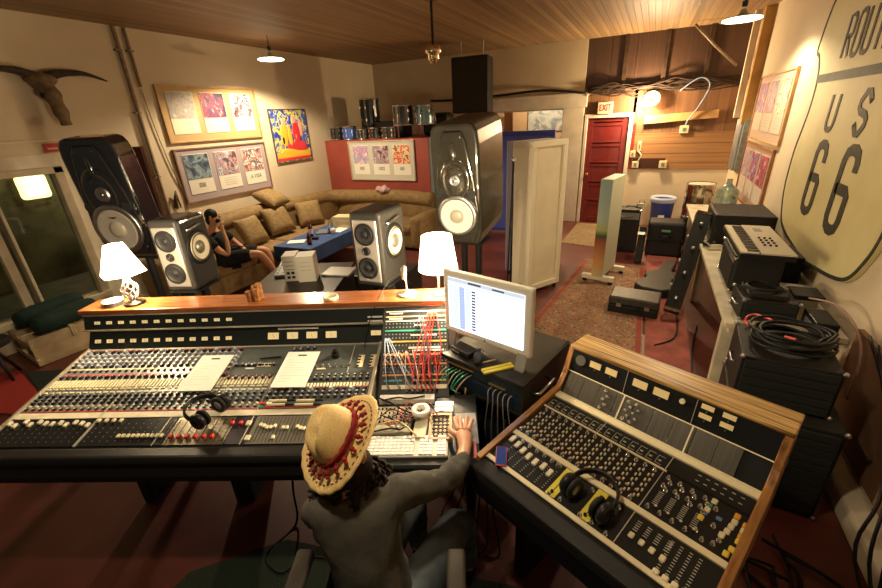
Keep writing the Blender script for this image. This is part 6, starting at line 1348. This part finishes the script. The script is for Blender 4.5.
jo = skin('jeans', jeans, JEAN, p1); md = jo.modifiers.new('folds', 'DISPLACE'); md.texture = tx; md.strength = .022; md.mid_level = .5
skin('shoe', [[((.0, -.12, .045), .04), ((.01, .0, .04), .042), ((.015, .09, .03), .03)]], BLACK, p1); skin('shoe', [[((-.26, -.02, .045), .04), ((-.26, .10, .04), .042), ((-.255, .19, .03), .03)]], BLACK, p1)
# face: nose, ears, eyes on the far side of the head (towards the monitor)
fdir = Vector((.45, .88, 0)); fdir = (fdir-hat_axis*fdir.dot(hat_axis)).normalized(); rg = fdir.cross(hat_axis).normalized(); upv = rg.cross(fdir).normalized()
fc = HD+upv*.01
MB().ball(fc+fdir*.095-upv*.005, .014, (.8, 1.2, 1.4)).build('nose', SKN, p1, smooth=True)
for s_ in (-1, 1):
    MB().ball(fc+fdir*.082+rg*.03*s_+upv*.018, .010).build('eye', WHITE, p1, smooth=True); MB().ball(fc+rg*.088*s_, .022, (.5, 1, 1.4)).build('ear', SKN, p1, smooth=True)
MB().ball(fc+fdir*.086-upv*.035, .012, (2, .8, .5)).build('mouth', mat('lip', (.4, .12, .09), .5), p1, smooth=True)
# curly hair falling on nape and shoulders
m = MB(); m.ball(HD+Vector((.01, -.02, -.035)), .082, (1, 1, 1.0), 20); rh = random.Random(11)
for k in range(130):
    a = rh.uniform(0, 2*PI); d_ = Vector((math.cos(a), math.sin(a), 0))
    if d_.dot(fdir) > .45: continue
    st = HD+d_*.080+Vector((0, 0, rh.uniform(-.065, -.025))); L2 = rh.uniform(.06, .10); ph = rh.uniform(0, 6); pts = []
    for i in range(14):
        t_ = i/13; pts.append(st+d_*(.062*t_)+Vector((.014*math.sin(ph+i*1.3), .014*math.cos(ph+i*1.3), -L2*t_)))
    m.tube(pts, [.0085*(1-.4*i/13) for i in range(14)], n=5)
m.build('curly_hair', HAIR, p1, smooth=True)
# straw hat
STRAW = mat('straw', (.66, .45, .17), .7, col2=(.78, .58, .26), nscale=3, stretch=(40, 40, 90), bump=.25)
HB = Vector((-.432, -.330, 1.130)); hat = thing('straw_hat', 'cream straw hat with red pompom band worn by the person at the desk', 'hat', cw(HB.x, HB.y, HB.z))
hx = fdir.cross(hat_axis).normalized(); hm_ = Matrix.Rotation(CA, 3, 'Z') @ Matrix((hx, fdir, hat_axis)).transposed(); hat.rotation_mode = 'QUATERNION'; hat.rotation_quaternion = hm_.to_quaternion(); hat.scale = (.97, .97, 1.10)
m = MB(); n = 64; rings = []
prof = [(.182, .002), (.178, .012), (.150, .004), (.12, -.001), (.096, .002), (.090, .012), (.088, .04), (.083, .075), (.072, .105), (.055, .120), (.03, .118), (0, .112)]
for r_, z in prof:
    if r_ == 0: rings.append([m.bm.verts.new((0, 0, z))]); continue
    row = []
    for k in range(n):
        a = 2*PI*k/n; rr_ = r_
        zz = z
        if r_ > .17: rr_ += .003*math.sin(a*22); zz += .002*math.sin(a*22+1)
        if r_ > .09: zz -= .016*math.cos(2*a)*((r_-.09)/.09)*-1
        ex = 1.0 if r_ > .1 else 1.0
        el = .90 if r_ < .1 else 1.0; x, y = rr_*math.cos(a)*.97*el, rr_*math.sin(a)*1.03*(1.12 if r_ < .1 else 1)
        if z > .07: zz -= .024*math.exp(-(x/.020)**2)*(1 if r_ < .08 else .3); zz += .012*y/.09; x *= .93
        row.append(m.bm.verts.new((x, y, zz)))
    rings.append(row)
for a, b_ in zip(rings, rings[1:]):
    for k in range(n):
        q = list(dict.fromkeys([a[k % len(a)], a[(k+1) % len(a)], b_[(k+1) % len(b_)], b_[k % len(b_)]]))
        if len(q) > 2: m.bm.faces.new(q)
ho = m.build('straw_body', STRAW, hat, smooth=True); md = ho.modifiers.new('thick', 'SOLIDIFY'); md.thickness = .003; md = ho.modifiers.new('sub', 'SUBSURF'); md.levels = 1; md.render_levels = 1
RBN = mat('crimson_wool', (.24, .008, .012), .9, noise=.4, nscale=60, bump=.5)
m = MB(); pts = [(.0925*math.cos(2*PI*k/48)*.90, .0925*math.sin(2*PI*k/48)*1.14, .020+.005*math.cos(4*PI*k/48)) for k in range(48)]
for dz in (0, .010): m.tube([(p[0], p[1], p[2]+dz) for p in pts], [.0075+.0015*math.sin(k*2.3) for k in range(48)], n=6, closed=True)
m.build('woven_band', RBN, hat)
for k in range(19):
    a = 2*PI*k/19; m = MB(); bx, by = .95*math.cos(a), 1.08*math.sin(a); zz = .010+.012*math.cos(2*a)*.2
    m.ball((.121*bx, .121*by, zz+.012), .0095, (1, 1, .9), 10); m.ball((.133*bx, .133*by, zz+.008), .0065, n=8); m.tube([(.10*bx, .10*by, .02), (.115*bx, .115*by, zz+.016)], .003, n=5); m.build('pompom', RBN, hat, smooth=True)
m = MB()
for k in range(44):
    a = 2*PI*k/44; 
    for rr_ in (.153,): 
        x, y = rr_*.97*math.cos(a), rr_*1.03*math.sin(a); m.box((x, y, .0075+.016*math.cos(2*a)*.7), (.003, .010, .003), rz=a)
m.build('stitched_ring', mat('dark_stitch', (.10, .05, .02), .8), hat)
# office chair
ch_ = thing('office_chair', 'black office chair with grey-brown armrests under the person in the hat', 'chair', cw(-.33, -.52, 0), CA)
soft('seat', -.25, .25, -.24, .24, .38, .45, BLACKM, ch_, .03); soft('backrest', -.22, .22, -.33, -.27, .50, .86, BLACKM, ch_, .025)
for x in (-.30, .285):
    soft('armrest', x-.035, x+.035, -.16, .14, .60, .64, mat('armrest_pad', (.045, .036, .028), .6), ch_, .015); MB().tube([(x, 0, .61), (x, 0, .45), (x*.7, 0, .40)], .014).build('arm_support', BLACK, ch_)
MB().cyl((0, 0, .08), (0, 0, .38), .03).build('gas_lift', BLACK, ch_)
for k in range(5):
    a = k*2*PI/5; MB().tube([(0, 0, .11), (.27*math.cos(a), .27*math.sin(a), .07)], .02).build('leg', BLACK, ch_); MB().cyl((.27*math.cos(a)-.015, .27*math.sin(a), .03), (.27*math.cos(a)+.015, .27*math.sin(a), .03), .028).build('caster', BLACK, ch_)

# visitor on the sofa
BLKC = mat('black_clothes', (.012, .012, .013), .85, noise=.3, nscale=20)
p2 = thing('person', 'person in black shirt and shorts sitting on the sofa with hand at the chin', 'person', (-5.08, 3.58, .02), R(-62))
# local frame: +y faces forward; x to the person's right
body = [[((0, 0, .50), .12), ((0, -.06, .66), .115), ((0, -.12, .80), .12), ((0, -.11, .92), .05), ((.0, -.07, 1.03), .075), ((.0, -.07, 1.10), .072)],
        [((0, -.12, .80), .12), ((.18, -.10, .80), .055), ((.23, .02, .66), .045), ((.20, .12, .58), .038), ((.13, .10, .76), .030), ((.06, .05, .90), .024), ((.045, .04, .94), .03), ((.03, .045, .965), .022)],
        [((0, -.12, .80), .12), ((-.19, -.10, .80), .055), ((-.26, 0, .66), .045), ((-.22, .12, .56), .038), ((-.10, .20, .58), .030), ((-.02, .23, .58), .024), ((.02, .25, .58), .026)],
        [((0, 0, .50), .12), ((.12, .05, .50), .09), ((.15, .28, .55), .08), ((.12, .50, .56), .06), ((.10, .58, .40), .05), ((.07, .66, .16), .036), ((.07, .74, .06), .033)],
        [((0, 0, .50), .12), ((-.12, .05, .50), .09), ((-.16, .28, .52), .08), ((-.15, .48, .53), .06), ((-.13, .52, .36), .05), ((-.13, .50, .10), .036), ((-.13, .58, .05), .033)]]
for k in range(4): body.append([((.03+.012*(k-1.5), .045, .96), .011), ((.015+.010*(k-1.5), .055, .985), .008), ((-.01+.008*(k-1.5), .05, .992+.004*k), .0075)])
body.append([((.04, .04, .96), .012), ((.05, .045, .99), .009), ((.045, .035, 1.005), .008)])
for k in range(4): body.append([((.02, .25+.01*(k-1.5), .58), .011), ((.05, .255+.014*(k-1.5), .575), .008), ((.07, .255+.015*(k-1.5), .565), .0075)])
skin('body', body, SKN, p2)
so = skin('black_shirt', [[((0, 0, .48), .15), ((0, -.06, .66), .150), ((0, -.12, .80), .145), ((0, -.11, .89), .07)], [((0, -.12, .80), .145), ((.19, -.10, .80), .075), ((.235, .0, .69), .068)], [((0, -.12, .80), .145), ((-.20, -.10, .80), .075), ((-.265, -.01, .68), .068)]], BLKC, p2)
skin('black_shorts', [[((0, 0, .47), .14), ((.12, .05, .50), .115), ((.15, .28, .55), .105), ((.13, .42, .56), .09)], [((0, 0, .47), .14), ((-.12, .05, .50), .115), ((-.16, .28, .52), .105), ((-.15, .40, .53), .09)]], BLKC, p2)
for x, y, z in ((.07, .70, .05), (-.13, .55, .04)): skin('shoe', [[((x, y-.06, z), .045), ((x, y+.04, z-.005), .045), ((x, y+.14, z-.012), .035)]], BLACK, p2)
H2 = Vector((0, -.06, 1.07)); F2 = Vector((0, 1, 0))
MB().ball(H2+Vector((0, .085, -.005)), .013, (.8, 1.2, 1.5)).build('nose', SKN, p2, smooth=True)
for s_ in (-1, 1): MB().ball(H2+Vector((.028*s_, .070, .02)), .008).build('eye', BLACK, p2, smooth=True); MB().ball(H2+Vector((.077*s_, 0, 0)), .018, (.5, 1, 1.4)).build('ear', SKN, p2, smooth=True)
MB().ball(H2+Vector((0, .072, -.035)), .012, (2, .7, .5)).build('mouth', MATS['lip'], p2, smooth=True)
m = MB(); m.ball(H2+Vector((0, -.024, .026)), .080, (1, 1, 1.02), 20); m.ball(H2+Vector((0, -.052, -.04)), .06, (1.1, .9, 1.3), 16); m.build('dark_hair', mat('black_hair', (.015, .010, .008), .6), p2, smooth=True)
MB().ball(H2+Vector((0, .05, -.055)), 1, (.045, .030, .030), 14).build('beard', MATS['black_hair'], p2, smooth=True)
# brown board panel low on the right wall
struct(MB().b2(XR-.03, XR-.001, -1.8, 3.05, .2, .86).build('trim_9', mat('brown_wainscot', (.20, .10, .05), .7, noise=.2, nscale=3)))
# ================================================================== LIGHT AND VIEW
wd = bpy.data.worlds.new('world'); sc.world = wd; wd.use_nodes = True
wd.node_tree.nodes['Background'].inputs['Color'].default_value = (1, .84, .62, 1); wd.node_tree.nodes['Background'].inputs['Strength'].default_value = .04
def alight(name, loc, e, col, size, rot=(0, 0, 0)):
    l = bpy.data.lights.new(name, 'AREA'); l.energy = e; l.color = col; l.size = size; o = bpy.data.objects.new(name, l); C.objects.link(o); o.location = loc; o.rotation_euler = rot; return o
def plight(name, loc, e, col=(1, .74, .46), r=.1):
    l = bpy.data.lights.new(name, 'POINT'); l.energy = e; l.color = col; l.shadow_soft_size = r; o = bpy.data.objects.new(name, l); C.objects.link(o); o.location = loc; return o
plight('next_room_light', (-2.4, 10.6, 2.7), 70)
plight('porch_fill', (-8.0, 3.3, 1.9), 30, (1, .85, .5))  # added light, brightens the wall seen through the window
vs = sc.view_settings; vs.view_transform = 'Standard'; vs.look = 'None'; vs.gamma = 1; vs.exposure = 0.4; vs.use_curve_mapping = False
